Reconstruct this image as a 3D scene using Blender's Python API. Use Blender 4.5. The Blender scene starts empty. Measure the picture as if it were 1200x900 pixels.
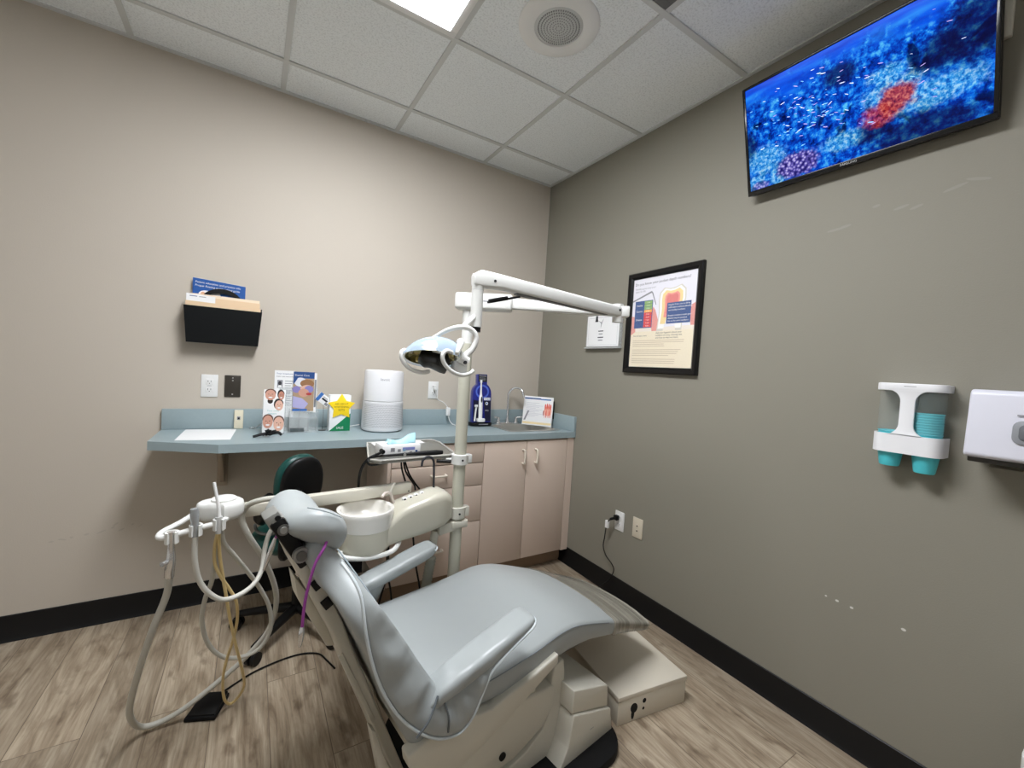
import bpy, bmesh, math, random
from mathutils import Vector, Matrix, Euler

random.seed(7)
SC = bpy.context.scene
COL = SC.collection
PI = math.pi
rad = math.radians

# ------------------------------------------------------------------ materials
def lin(c):
    return tuple((x / 255 / 12.92) if x / 255 <= 0.04045 else ((x / 255 + 0.055) / 1.055) ** 2.4 for x in c)

MATS = {}
def mat(name, rgb=(200, 200, 200), rough=0.5, metal=0.0, spec=0.5, bump=None, vary=None, alpha=1.0, trans=0.0,
        emit=0.0, coat=0.0, ior=1.45, sheen=0.0):
    if name in MATS:
        return MATS[name]
    m = bpy.data.materials.new(name)
    m.use_nodes = True
    nt = m.node_tree
    b = nt.nodes['Principled BSDF']
    c = lin(rgb) + (1,)
    b.inputs['Base Color'].default_value = c
    b.inputs['Roughness'].default_value = rough
    b.inputs['Metallic'].default_value = metal
    b.inputs['Specular IOR Level'].default_value = spec
    b.inputs['Alpha'].default_value = alpha
    b.inputs['Transmission Weight'].default_value = trans
    b.inputs['IOR'].default_value = ior
    b.inputs['Coat Weight'].default_value = coat
    b.inputs['Coat Roughness'].default_value = 0.1
    if emit:
        b.inputs['Emission Color'].default_value = c
        b.inputs['Emission Strength'].default_value = emit
    tc = None
    if bump or vary:
        tc = nt.nodes.new('ShaderNodeTexCoord')
    if vary:                                   # (scale, amount): slight tone mottling
        n = nt.nodes.new('ShaderNodeTexNoise')
        n.inputs['Scale'].default_value = vary[0]
        n.inputs['Detail'].default_value = 4
        nt.links.new(tc.outputs['Object'], n.inputs['Vector'])
        mx = nt.nodes.new('ShaderNodeMix'); mx.data_type = 'RGBA'
        a = vary[1]
        mx.inputs[6].default_value = tuple(x * (1 - a) for x in c[:3]) + (1,)
        mx.inputs[7].default_value = tuple(min(1, x * (1 + a)) for x in c[:3]) + (1,)
        nt.links.new(n.outputs['Fac'], mx.inputs[0])
        nt.links.new(mx.outputs[2], b.inputs['Base Color'])
    if bump:                                   # (scale, strength, distance)
        n = nt.nodes.new('ShaderNodeTexNoise')
        n.inputs['Scale'].default_value = bump[0]
        n.inputs['Detail'].default_value = bump[3] if len(bump) > 3 else 5
        nt.links.new(tc.outputs['Object'], n.inputs['Vector'])
        bp = nt.nodes.new('ShaderNodeBump')
        bp.inputs['Strength'].default_value = bump[1]
        bp.inputs['Distance'].default_value = bump[2]
        nt.links.new(n.outputs['Fac'], bp.inputs['Height'])
        nt.links.new(bp.outputs['Normal'], b.inputs['Normal'])
    MATS[name] = m
    return m

# ------------------------------------------------------------------ mesh builder
class MB:
    def __init__(s):
        s.v, s.f, s.fm, s.mats = [], [], [], []
    def mi(s, m):
        if m not in s.mats:
            s.mats.append(m)
        return s.mats.index(m)
    def add(s, vs, fs, m, M=None):
        k = len(s.v); i = s.mi(m)
        for p in vs:
            p = Vector(p)
            s.v.append(M @ p if M is not None else p)
        for f in fs:
            s.f.append([k + j for j in f]); s.fm.append(i)
    def bm(s, bm, m, M=None):
        bm.verts.index_update()
        s.add([v.co.copy() for v in bm.verts], [[v.index for v in f.verts] for f in bm.faces], m, M)
        bm.free()
    def box(s, lo, hi, m, bev=0.0, seg=2, M=None):
        bm = bmesh.new()
        bmesh.ops.create_cube(bm, size=1)
        for v in bm.verts:
            v.co = Vector([lo[i] + (hi[i] - lo[i]) * (v.co[i] + .5) for i in range(3)])
        if bev:
            bmesh.ops.bevel(bm, geom=bm.edges[:], offset=bev, segments=seg, affect='EDGES', profile=.5)
        s.bm(bm, m, M)
    def prism(s, pts, axis, lo, hi, m, bev=0.0, seg=2, M=None):
        """pts: 2-D outline in the two other axes (in x,y,z order), extruded along axis"""
        o = [i for i in range(3) if i != axis]
        bm = bmesh.new()
        def mk(p, h):
            c = [0, 0, 0]; c[o[0]], c[o[1]] = p; c[axis] = h
            return bm.verts.new(c)
        A = [mk(p, lo) for p in pts]; B = [mk(p, hi) for p in pts]
        n = len(pts)
        bm.faces.new(A); bm.faces.new(B[::-1])
        for i in range(n):
            bm.faces.new((A[i], B[i], B[(i + 1) % n], A[(i + 1) % n]))
        bmesh.ops.recalc_face_normals(bm, faces=bm.faces[:])
        if bev:
            bmesh.ops.bevel(bm, geom=bm.edges[:], offset=bev, segments=seg, affect='EDGES', profile=.5, clamp_overlap=True)
        s.bm(bm, m, M)
    def loft(s, rings, m, cap=True, closed=True, M=None):
        n = len(rings[0]); vs = [p for r in rings for p in r]; fs = []
        for i in range(len(rings) - 1):
            for j in range(n if closed else n - 1):
                k = (j + 1) % n
                fs.append((i * n + j, i * n + k, (i + 1) * n + k, (i + 1) * n + j))
        if cap:
            fs.append(tuple(range(n))[::-1])
            fs.append(tuple((len(rings) - 1) * n + j for j in range(n)))
        s.add(vs, fs, m, M)
    def tube(s, pts, r, m, seg=10, res=6, caps=True, M=None):
        """round tube through pts (Catmull-Rom when res > 1); r a number or a list of radii"""
        P = [Vector(p) for p in pts]
        R = list(r) if isinstance(r, (list, tuple)) else [r] * len(P)
        if res > 1 and len(P) > 2:
            Q, RR = [], []
            for i in range(len(P) - 1):
                p0, p1, p2, p3 = P[max(i - 1, 0)], P[i], P[i + 1], P[min(i + 2, len(P) - 1)]
                for k in range(res):
                    t = k / res
                    Q.append(.5 * ((2 * p1) + (p2 - p0) * t + (2 * p0 - 5 * p1 + 4 * p2 - p3) * t * t + (3 * p1 - p0 - 3 * p2 + p3) * t ** 3))
                    RR.append(R[i] + (R[i + 1] - R[i]) * t)
            Q.append(P[-1]); RR.append(R[-1]); P, R = Q, RR
        rings, up = [], None
        for i, p in enumerate(P):
            d = (P[min(i + 1, len(P) - 1)] - P[max(i - 1, 0)])
            if d.length < 1e-9:
                d = Vector((0, 0, 1))
            d.normalize()
            if up is None:
                up = Vector((0, 0, 1)) if abs(d.z) < .9 else Vector((1, 0, 0))
            a = d.cross(up).normalized(); up = a.cross(d).normalized()
            rings.append([p + R[i] * (math.cos(t) * a + math.sin(t) * up) for t in [2 * PI * j / seg for j in range(seg)]])
        s.loft(rings, m, caps, True, M)
    def cyl(s, p0, p1, r, m, seg=24, r1=None, M=None):
        s.tube([p0, p1], [r, r if r1 is None else r1], m, seg, 1, True, M)
    def lathe(s, prof, c, m, seg=32, axis='z', cap=True, M=None):
        rings = []
        for (r, h) in prof:
            ring = []
            for j in range(seg):
                t = 2 * PI * j / seg; x, y = r * math.cos(t), r * math.sin(t)
                q = {'z': (x, y, h), 'x': (h, x, y), 'y': (x, h, y)}[axis]
                ring.append(Vector(c) + Vector(q))
            rings.append(ring)
        s.loft(rings, m, cap, True, M)
    # flat artwork on a plane facing -y (x right, z up)
    def rect(s, x0, z0, x1, z1, y, m, M=None):
        s.add([(x0, y, z0), (x1, y, z0), (x1, y, z1), (x0, y, z1)], [(0, 1, 2, 3)], m, M)
    def poly(s, pts, y, m, M=None):
        s.add([(p[0], y, p[1]) for p in pts], [tuple(range(len(pts)))], m, M)
    def oval(s, cx, cz, rx, rz, y, m, n=24, rot=0, M=None):
        s.poly([(cx + rx * math.cos(t) * math.cos(rot) - rz * math.sin(t) * math.sin(rot),
                 cz + rx * math.cos(t) * math.sin(rot) + rz * math.sin(t) * math.cos(rot)) for t in [2 * PI * i / n for i in range(n)]], y, m, M)
    def text(s, body, x, z, y, size, m, align='LEFT', M=None):
        cu = bpy.data.curves.new('lettering', 'FONT')
        cu.body = body; cu.size = size; cu.align_x = align; cu.resolution_u = 2
        ob = bpy.data.objects.new('lettering', cu); COL.objects.link(ob)
        dg = bpy.context.evaluated_depsgraph_get(); dg.update()
        me = bpy.data.meshes.new_from_object(ob.evaluated_get(dg))
        s.add([(x + v.co.x, y, z + v.co.y) for v in me.vertices], [tuple(p.vertices) for p in me.polygons], m, M)
        bpy.data.objects.remove(ob); bpy.data.curves.remove(cu); bpy.data.meshes.remove(me)
    def build(s, name, parent=None, loc=None, angle=38, sub=0, M=None, flat=False):
        me = bpy.data.meshes.new(name)
        off = Vector(loc) if loc is not None else Vector((0, 0, 0))
        me.from_pydata([((M @ p) if M is not None else p) - off for p in s.v], [], s.f)
        for m in s.mats:
            me.materials.append(m)
        me.polygons.foreach_set('material_index', s.fm)
        bm = bmesh.new(); bm.from_mesh(me)
        bmesh.ops.recalc_face_normals(bm, faces=bm.faces[:]); bm.to_mesh(me); bm.free()
        if not flat:
            me.polygons.foreach_set('use_smooth', [True] * len(me.polygons))
            if angle < 180:
                me.set_sharp_from_angle(angle=rad(angle))
        me.update()
        o = bpy.data.objects.new(name, me); COL.objects.link(o)
        if parent is not None:
            o.parent = parent
        if loc is not None:
            o.location = loc
        if sub:
            md = o.modifiers.new('smooth', 'SUBSURF'); md.levels = sub; md.render_levels = sub
        return o

def tag(o, label=None, cat=None, group=None, kind=None):
    if label: o['label'] = label
    if cat: o['category'] = cat
    if group: o['group'] = group
    if kind: o['kind'] = kind
    return o
def thing(name, loc, label, cat, rot=(0, 0, 0), group=None):
    o = bpy.data.objects.new(name, None); COL.objects.link(o)
    o.empty_display_size = .05
    o.location = loc; o.rotation_euler = rot
    return tag(o, label, cat, group)
def struct(o):
    o['kind'] = 'structure'; return o
def wpart(mb, name, root, **k):
    """a part whose shape was laid down in room coordinates, under an unrotated thing"""
    o = mb.build(name, root, **k)
    base = root
    off = Vector((0, 0, 0))
    while base is not None:
        off += base.location; base = base.parent
    for v in o.data.vertices:
        v.co -= off
    return o
def rrect(hw, hh, r, n=4):
    """rounded rectangle outline, centred"""
    r = min(r, hw * .999, hh * .999); P = []
    for cx, cy, a0 in ((hw - r, hh - r, 0), (-hw + r, hh - r, 90), (-hw + r, -hh + r, 180), (hw - r, -hh + r, 270)):
        for k in range(n + 1):
            t = rad(a0 + 90 * k / n); P.append((cx + r * math.cos(t), cy + r * math.sin(t)))
    return P
BACK = (0, 0, 0)
RIGHT = (0, 0, -PI / 2)

# ------------------------------------------------------------------ palette
M_white = mat('white_plastic', (232, 232, 230), .35)
M_white2 = mat('white_gloss_enamel', (226, 226, 222), .28)
M_cream = mat('cream_enamel', (212, 209, 197), .35, vary=(6, .03))
M_bone = mat('bone_enamel', (204, 200, 186), .38, vary=(9, .04))
M_black = mat('black_plastic', (9, 9, 10), .45, spec=.35)
M_rubber = mat('black_rubber', (11, 11, 12), .7, spec=.3)
M_chrome = mat('chrome', (225, 225, 225), .18, .85)
M_steel = mat('brushed_steel', (198, 197, 192), .36, .85)
M_grey = mat('grey_metal', (120, 120, 118), .4, .8)
M_vinyl = mat('grey_blue_vinyl', (163, 168, 168), .40, bump=(8, .12, .03, 1))
M_vinyl2 = mat('grey_blue_creased_vinyl', (161, 166, 166), .36, bump=(11, .40, .06, 1.2))
M_pipe = mat('pale_piping', (205, 213, 216), .4)
M_teal = mat('teal_vinyl', (10, 66, 60), .38, bump=(30, .1, .01))
M_lam = mat('blue_grey_laminate', (150, 166, 170), .36, vary=(60, .04))
M_cab = mat('pinkish_beige_laminate', (214, 195, 180), .45, vary=(4, .02))
M_paper = mat('white_paper', (236, 236, 236), .7)
M_ink = mat('black_ink', (45, 45, 50), .7)
M_inkg = mat('grey_ink', (140, 140, 145), .7)
M_navy = mat('navy_print', (36, 74, 134), .5)
M_blue = mat('blue_print', (58, 110, 180), .5)
M_hose = mat('grey_hose', (192, 190, 180), .45)
M_hose2 = mat('pale_hose', (205, 203, 194), .4)
M_yel = mat('yellow_hose', (220, 196, 140), .4)
M_hole = mat('dark_hole', (10, 10, 10), .8)

# ------------------------------------------------------------------ room shell
H = 2.7375
XL, YF = -3.55, -4.75                      # unseen left wall and rear wall

def wall_mat(name, rgb):
    m = mat(name, rgb, .62, spec=.3, bump=(220, .12, .004), vary=(1.3, .03))
    return m
W_back = wall_mat('beige_wall_paint', (196, 187, 174))
W_side = wall_mat('off_white_bounce_paint', (220, 218, 213))  # unseen walls, off-white chosen to bounce neutral light onto the ceiling
W_right = wall_mat('taupe_wall_paint', (140, 136, 124))

def shell(name, lo, hi, m):
    b = MB(); b.box(lo, hi, m); return struct(b.build(name, flat=True))
def marked_wall(name, lo, hi, m, marks):
    b = MB(); b.box(lo, hi, m)
    marks(b)
    return struct(b.build(name, flat=True))

M_chip = mat('bare_plaster_chip', (215, 212, 205), .8)
M_scuff = mat('scuffed_paint', (184, 176, 164), .8)
M_filler = mat('wall_filler', (148, 144, 133), .8)
def back_marks(b):
    r = random.Random(3)
    for x, z in ((-2.635, .42), (-2.60, .425), (-2.57, .43), (-2.52, .436), (-2.47, .44), (-2.43, .455), (-2.40, .44), (-2.36, .46), (-2.33, .452), (-2.42, .47)):
        b.oval(x, z, r.uniform(.006, .02), r.uniform(.002, .005), -.0006, M_scuff, 8, r.uniform(-.3, .8))
def right_marks(b):
    R = Matrix.Rotation(-PI / 2, 4, 'Z')
    for y, z, s in ((-1.972, .528, .004), (-2.008, .527, .006), (-2.053, .524, .006), (-2.197, .524, .007)):
        b.oval(-y, z, s, s * .7, -.0006, M_chip, 8, M=R)
    r = random.Random(5)
    for y, z, w in ((-1.90, 1.935, .03), (-1.93, 1.94, .02), (-2.09, 1.965, .022), (-2.13, 1.955, .018), (-2.02, 1.99, .012), (-2.22, 1.99, .03), (-2.27, 2.0, .03)):
        b.oval(-y, z, w, .005, -.0006, M_filler, 10, r.uniform(-.3, .3), M=R)
marked_wall('wall_back', (XL - .1, 0, -.05), (.1, .1, H + .1), W_back, back_marks)
marked_wall('wall_right', (0, YF - .1, -.05), (.1, 0, H + .1), W_right, right_marks)
shell('wall_left', (XL - .1, YF, -.05), (XL, 0, H + .1), W_side)
shell('wall_rear', (XL - .1, YF - .1, -.05), (0, YF, H + .1), W_side)

# floor: vinyl planks running towards the counter wall
def floor_mat():
    m = bpy.data.materials.new('oak_vinyl_planks'); m.use_nodes = True
    nt = m.node_tree; N = nt.nodes; L = nt.links
    b = N['Principled BSDF']
    tc = N.new('ShaderNodeTexCoord')
    mp = N.new('ShaderNodeMapping'); mp.inputs['Rotation'].default_value = (0, 0, PI / 2)
    L.new(tc.outputs['Object'], mp.inputs['Vector'])
    br = N.new('ShaderNodeTexBrick')
    br.inputs['Scale'].default_value = 1; br.inputs['Brick Width'].default_value = 1.22; br.inputs['Row Height'].default_value = .18
    br.inputs['Mortar Size'].default_value = .0016; br.inputs['Mortar Smooth'].default_value = .3
    br.offset = .37
    br.inputs['Color1'].default_value = (0, 0, 0, 1); br.inputs['Color2'].default_value = (1, 1, 1, 1); br.inputs['Mortar'].default_value = (.5, .5, .5, 1)
    L.new(mp.outputs['Vector'], br.inputs['Vector'])
    # shift the grain from plank to plank
    sh = N.new('ShaderNodeVectorMath'); sh.operation = 'MULTIPLY_ADD'
    sh.inputs[1].default_value = (7.3, 5.1, 0)
    L.new(br.outputs['Color'], sh.inputs[0]); L.new(mp.outputs['Vector'], sh.inputs[2])
    g = N.new('ShaderNodeMapping'); g.inputs['Scale'].default_value = (1.1, 6.5, 1)
    L.new(sh.outputs[0], g.inputs['Vector'])
    n1 = N.new('ShaderNodeTexNoise'); n1.inputs['Scale'].default_value = 2.2; n1.inputs['Detail'].default_value = 8; n1.inputs['Roughness'].default_value = .62; n1.inputs['Distortion'].default_value = 1.3
    L.new(g.outputs['Vector'], n1.inputs['Vector'])
    g2 = N.new('ShaderNodeMapping'); g2.inputs['Scale'].default_value = (2.0, 40, 1)
    L.new(sh.outputs[0], g2.inputs['Vector'])
    n2 = N.new('ShaderNodeTexNoise'); n2.inputs['Scale'].default_value = 3; n2.inputs['Detail'].default_value = 6
    L.new(g2.outputs['Vector'], n2.inputs['Vector'])
    g3 = N.new('ShaderNodeMapping'); g3.inputs['Scale'].default_value = (3.4, 6.5, 1)
    L.new(sh.outputs[0], g3.inputs['Vector'])
    n3 = N.new('ShaderNodeTexNoise'); n3.inputs['Scale'].default_value = 2.4; n3.inputs['Detail'].default_value = 3
    L.new(g3.outputs['Vector'], n3.inputs['Vector'])
    r1 = N.new('ShaderNodeValToRGB')
    e = r1.color_ramp.elements
    e[0].position = .30; e[0].color = lin((132, 115, 95)) + (1,)
    e[1].position = .68; e[1].color = lin((200, 185, 163)) + (1,)
    q = e.new(.47); q.color = lin((170, 153, 131)) + (1,)
    L.new(n1.outputs['Fac'], r1.inputs['Fac'])
    mx = N.new('ShaderNodeMix'); mx.data_type = 'RGBA'; mx.blend_type = 'MULTIPLY'
    r2 = N.new('ShaderNodeValToRGB'); r2.color_ramp.elements[0].position = .32; r2.color_ramp.elements[0].color = (.60, .56, .52, 1); r2.color_ramp.elements[1].position = .56; r2.color_ramp.elements[1].color = (1, 1, 1, 1)
    L.new(n2.outputs['Fac'], r2.inputs['Fac'])
    mx.inputs[0].default_value = .65
    L.new(r1.outputs['Color'], mx.inputs[6]); L.new(r2.outputs['Color'], mx.inputs[7])
    # knots / smoky patches
    mk = N.new('ShaderNodeMix'); mk.data_type = 'RGBA'; mk.blend_type = 'MULTIPLY'; mk.inputs[0].default_value = .75
    r3 = N.new('ShaderNodeValToRGB'); r3.color_ramp.elements[0].position = .29; r3.color_ramp.elements[0].color = (.42, .37, .33, 1); r3.color_ramp.elements[1].position = .42; r3.color_ramp.elements[1].color = (1, 1, 1, 1)
    L.new(n3.outputs['Fac'], r3.inputs['Fac'])
    L.new(mx.outputs[2], mk.inputs[6]); L.new(r3.outputs['Color'], mk.inputs[7])
    # plank tone and seams
    mt = N.new('ShaderNodeMix'); mt.data_type = 'RGBA'; mt.blend_type = 'MULTIPLY'; mt.inputs[0].default_value = .22
    L.new(mk.outputs[2], mt.inputs[6]); L.new(br.outputs['Color'], mt.inputs[7])
    ms = N.new('ShaderNodeMix'); ms.data_type = 'RGBA'
    ms.inputs[7].default_value = lin((84, 70, 56)) + (1,)
    fm = N.new('ShaderNodeMath'); fm.operation = 'MULTIPLY'; fm.inputs[1].default_value = .7
    L.new(br.outputs['Fac'], fm.inputs[0]); L.new(fm.outputs[0], ms.inputs[0])
    L.new(mt.outputs[2], ms.inputs[6])
    L.new(ms.outputs[2], b.inputs['Base Color'])
    b.inputs['Roughness'].default_value = .42
    bp = N.new('ShaderNodeBump'); bp.inputs['Strength'].default_value = .12; bp.inputs['Distance'].default_value = .004
    L.new(n2.outputs['Fac'], bp.inputs['Height']); L.new(bp.outputs['Normal'], b.inputs['Normal'])
    return m
shell('floor', (XL, YF, -.06), (0, 0, 0), floor_mat())

# ceiling: lay-in acoustic tiles
def ceil_mat():
    m = bpy.data.materials.new('acoustic_tile'); m.use_nodes = True
    nt = m.node_tree; N = nt.nodes; L = nt.links; b = N['Principled BSDF']
    tc = N.new('ShaderNodeTexCoord')
    n = N.new('ShaderNodeTexNoise'); n.inputs['Scale'].default_value = 130; n.inputs['Detail'].default_value = 3; n.inputs['Roughness'].default_value = .6
    L.new(tc.outputs['Object'], n.inputs['Vector'])
    r = N.new('ShaderNodeValToRGB'); r.color_ramp.elements[0].position = .33; r.color_ramp.elements[0].color = lin((222, 226, 227)) + (1,); r.color_ramp.elements[1].position = .52; r.color_ramp.elements[1].color = lin((243, 247, 248)) + (1,)
    L.new(n.outputs['Fac'], r.inputs['Fac']); L.new(r.outputs['Color'], b.inputs['Base Color'])
    bp = N.new('ShaderNodeBump'); bp.inputs['Strength'].default_value = .5; bp.inputs['Distance'].default_value = .004
    L.new(n.outputs['Fac'], bp.inputs['Height']); L.new(bp.outputs['Normal'], b.inputs['Normal'])
    b.inputs['Roughness'].default_value = .9
    return m
shell('ceiling', (XL, YF, H), (0, 0, H + .08), ceil_mat())
T, C0, D0 = .6096, .5845, .2778
GX = [-C0 - T * i for i in range(5)]
GY = [-D0 - T * j for j in range(8)]
M_grid = mat('ceiling_grid_paint', (208, 210, 208), .5)
g = MB(); zb = H - .006
for x in GX:
    g.box((x - .012, YF + .02, zb), (x + .012, -.02, H + .002), M_grid)
for y in GY:
    g.box((XL, y - .012, zb - .0008), (-.02, y + .012, H + .002), M_grid)
for lo, hi in (((XL, -.02, zb - .0015), (0, 0, H)), ((-.02, YF, zb - .0015), (0, -.02, H))):
    g.box(lo, hi, M_grid)
struct(g.build('trim_1', flat=True))

M_base = mat('black_cove_base', (18, 18, 19), .45, spec=.35, vary=(8, .1))
def baseboard(name, p0, p1, n):
    """black vinyl cove base with a small flared toe"""
    b = MB()
    prof = [(0, 0), (.014, 0), (.011, .006), (.0065, .016), (.0055, .114), (.003, .1165), (0, .1165)]
    rings = [[Vector((p[0] + n[0] * d, p[1] + n[1] * d, z)) for d, z in prof] for p in (p0, p1)]
    b.loft(rings, M_base)
    struct(b.build(name, angle=25))
baseboard('baseboard_back', (XL, 0), (-1.27, 0), (0, -1))
baseboard('baseboard_right', (0, -.36), (0, YF), (-1, 0))
baseboard('baseboard_left', (XL, 0), (XL, YF), (1, 0))
baseboard('baseboard_rear', (XL, YF), (0, YF), (0, 1))

# ------------------------------------------------------------------ ceiling fittings
M_diff = mat('lit_diffuser', (247, 250, 255), .6, emit=19.0)
M_diff2 = mat('dimmer_diffuser', (247, 250, 255), .6, emit=2.2)
def troffer(x0, x1, y0, y1, label, dm):
    t = thing('ceiling_light', ((x0 + x1) / 2, (y0 + y1) / 2, H), label, 'ceiling light', group=None)
    f = MB()
    w, d, z0, z1 = (x1 - x0) / 2, (y1 - y0) / 2, -.014, .0
    for lo, hi in (((-w, -d, z0), (w, -d + .03, z1)), ((-w, d - .03, z0), (w, d, z1)), ((-w, -d + .03, z0), (-w + .03, d - .03, z1)), ((w - .03, -d + .03, z0), (w, d - .03, z1))):
        f.box(lo, hi, M_white, .002)
    f.build('frame', t)
    p = MB(); p.box((-w + .03, -d + .03, -.008), (w - .03, d - .03, -.002), dm)
    p.build('diffuser', t, flat=True)
troffer(GX[2] + .012, GX[1] - .012, GY[3] + .012, GY[1] - .012, 'lit ceiling troffer panel cut off by the top of the photo, beside the round speaker', M_diff)
troffer(GX[2] + .012, GX[1] - .012, GY[7] + .012, GY[5] - .012, 'second lit ceiling troffer panel behind the camera', M_diff2)

t = thing('ceiling_speaker', (-.875, -1.205, H), 'round white ceiling speaker with grey grille set in a tile', 'speaker')
b = MB()
b.lathe([(.098, -.001), (.101, -.009), (.125, -.012), (.158, -.009), (.166, -.003), (.166, 0)], (0, 0, 0), mat('speaker_white', (236, 236, 233), .5), 48, cap=False)
b.build('rim', t)
b = MB(); Mg = mat('grille_grey', (206, 208, 206), .6)
b.lathe([(.0001, -.010), (.05, -.0095), (.092, -.007), (.1, -.003), (.1, 0)], (0, 0, 0), Mg, 48)
Mgd = mat('grille_dot', (150, 152, 150), .6)
for i in range(1, 8):
    n = i * 8
    for k in range(n):
        a = 2 * PI * k / n
        b.lathe([(.0028, -.0108), (.0028, -.008)], (i * .012 * math.cos(a), i * .012 * math.sin(a), 0), Mgd, 6)
b.build('grille', t)

t = thing('ceiling_vent', ((GX[0] + GX[1]) / 2, (GY[2] + GY[3]) / 2, H), 'dark grey ceiling air vent at the top edge of the photo', 'vent')
b = MB(); Mv = mat('vent_grey', (112, 112, 110), .5)
s = T / 2 - .014
for lo, hi in (((-s, -s, -.008), (s, -s + .03, 0)), ((-s, s - .03, -.008), (s, s, 0)), ((-s, -s + .03, -.008), (-s + .03, s - .03, 0)), ((s - .03, -s + .03, -.008), (s, s - .03, 0))):
    b.box(lo, hi, Mv, .001)
b.build('frame', t)
b = MB()
for k in range(22):
    y = -s + .04 + k * (2 * s - .08) / 21
    b.box((-s + .03, y - .001, -.007), (s - .03, y + .007, -.001), Mv)
b.build('grille', t)

# ------------------------------------------------------------------ television (right wall)
def screen_mat():
    m = bpy.data.materials.new('reef_screen'); m.use_nodes = True
    nt = m.node_tree; N = nt.nodes; L = nt.links
    for n in list(N): N.remove(n)
    out = N.new('ShaderNodeOutputMaterial'); em = N.new('ShaderNodeEmission'); gl = N.new('ShaderNodeBsdfGlossy'); ad = N.new('ShaderNodeAddShader')
    gl.inputs['Roughness'].default_value = .12; gl.inputs['Color'].default_value = (.003, .003, .003, 1)
    L.new(em.outputs[0], ad.inputs[0]); L.new(gl.outputs[0], ad.inputs[1]); L.new(ad.outputs[0], out.inputs['Surface'])
    tc = N.new('ShaderNodeTexCoord'); sp = N.new('ShaderNodeSeparateXYZ'); L.new(tc.outputs['Object'], sp.inputs[0])
    def mth(op, a, bb, c=None):
        n = N.new('ShaderNodeMath'); n.operation = op
        for i, v in enumerate((a, bb, c)):
            if v is None: continue
            if isinstance(v, (int, float)): n.inputs[i].default_value = v
            else: L.new(v, n.inputs[i])
        return n.outputs[0]
    def noise(scale, detail=5, vec=None, rough=.55, dist=0):
        n = N.new('ShaderNodeTexNoise'); n.inputs['Scale'].default_value = scale; n.inputs['Detail'].default_value = detail
        n.inputs['Roughness'].default_value = rough; n.inputs['Distortion'].default_value = dist
        L.new(vec or tc.outputs['Object'], n.inputs['Vector']); return n.outputs['Fac']
    def ramp(f, *st):
        r = N.new('ShaderNodeValToRGB'); e = r.color_ramp.elements
        e[0].position, e[0].color = st[0][0], lin(st[0][1]) + (1,)
        e[1].position, e[1].color = st[-1][0], lin(st[-1][1]) + (1,)
        for p, c in st[1:-1]:
            q = e.new(p); q.color = lin(c) + (1,)
        L.new(f, r.inputs['Fac']); return r.outputs['Color']
    def mix(f, a, bb):
        n = N.new('ShaderNodeMix'); n.data_type = 'RGBA'
        if isinstance(f, (int, float)): n.inputs[0].default_value = f
        else: L.new(f, n.inputs[0])
        for i, v in ((6, a), (7, bb)):
            if isinstance(v, tuple): n.inputs[i].default_value = lin(v) + (1,)
            else: L.new(v, n.inputs[i])
        return n.outputs[2]
    def sstep(x, a, bb):
        n = N.new('ShaderNodeMapRange'); n.interpolation_type = 'SMOOTHSTEP'
        n.inputs[1].default_value = a; n.inputs[2].default_value = bb; L.new(x, n.inputs[0]); return n.outputs[0]
    def blob(cx, cz, rx, rz, soft=.5, wob=.5):
        dx = mth('DIVIDE', mth('SUBTRACT', sp.outputs[0], cx), rx); dz = mth('DIVIDE', mth('SUBTRACT', sp.outputs[2], cz), rz)
        d = mth('SQRT', mth('ADD', mth('MULTIPLY', dx, dx), mth('MULTIPLY', dz, dz)), 0)
        d = mth('ADD', d, mth('MULTIPLY', mth('SUBTRACT', n_mid, .5), wob))
        return sstep(d, 1 + soft / 2, 1 - soft / 2)
    n_mid = noise(22, 6, rough=.65); n_big = noise(6, 3); n_fine = noise(75, 4, rough=.7)
    W, Hh = .732, .434
    # open water, brighter streaks towards the top right
    mp = N.new('ShaderNodeMapping'); mp.inputs['Rotation'].default_value = (0, rad(-28), 0); mp.inputs['Scale'].default_value = (3, 1, 16)
    L.new(tc.outputs['Object'], mp.inputs['Vector'])
    ray = noise(1.6, 2, mp.outputs['Vector'])
    water = ramp(ray, (.3, (2, 48, 196)), (.5, (8, 92, 240)), (.72, (44, 150, 255)))
    # reef mass
    vo = N.new('ShaderNodeTexVoronoi'); vo.inputs['Scale'].default_value = 42; L.new(tc.outputs['Object'], vo.inputs['Vector'])
    v2 = N.new('ShaderNodeTexVoronoi'); v2.inputs['Scale'].default_value = 95; L.new(tc.outputs['Object'], v2.inputs['Vector'])
    tex = mth('ADD', mth('MULTIPLY', n_mid, .50), mth('MULTIPLY', mth('SUBTRACT', .62, vo.outputs['Distance']), .16))
    tex = mth('ADD', tex, mth('MULTIPLY', n_fine, .46))
    reef = ramp(tex, (.36, (2, 14, 76)), (.47, (6, 62, 190)), (.54, (16, 120, 240)), (.64, (92, 200, 255)))
    # height line of the reef: low on the left, a hump right of centre
    line = mth('ADD', mth('MULTIPLY', n_big, .34), mth('MULTIPLY', n_mid, .12))
    mask = sstep(mth('SUBTRACT', mth('ADD', line, -.08), sp.outputs[2]), -.03, .035)
    col = mix(mask, water, reef)
    # dark gullies
    gully = sstep(noise(9, 4, rough=.6, dist=.8), .565, .66)
    col = mix(mth('MULTIPLY', mth('MULTIPLY', gully, mask), .85), col, (3, 12, 58))
    # dark rocks at the right and lower right
    for cx, cz, rx, rz in ((.31, .055, .06, .10), (.24, .03, .05, .06), (.20, -.175, .14, .05), (-.02, .10, .05, .035), (-.35, -.02, .03, .06), (-.19, -.14, .07, .03), (.06, -.13, .06, .03)):
        col = mix(mth('MULTIPLY', blob(cx, cz, rx, rz, .8, 1.0), .8), col, (14, 16, 62))
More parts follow.
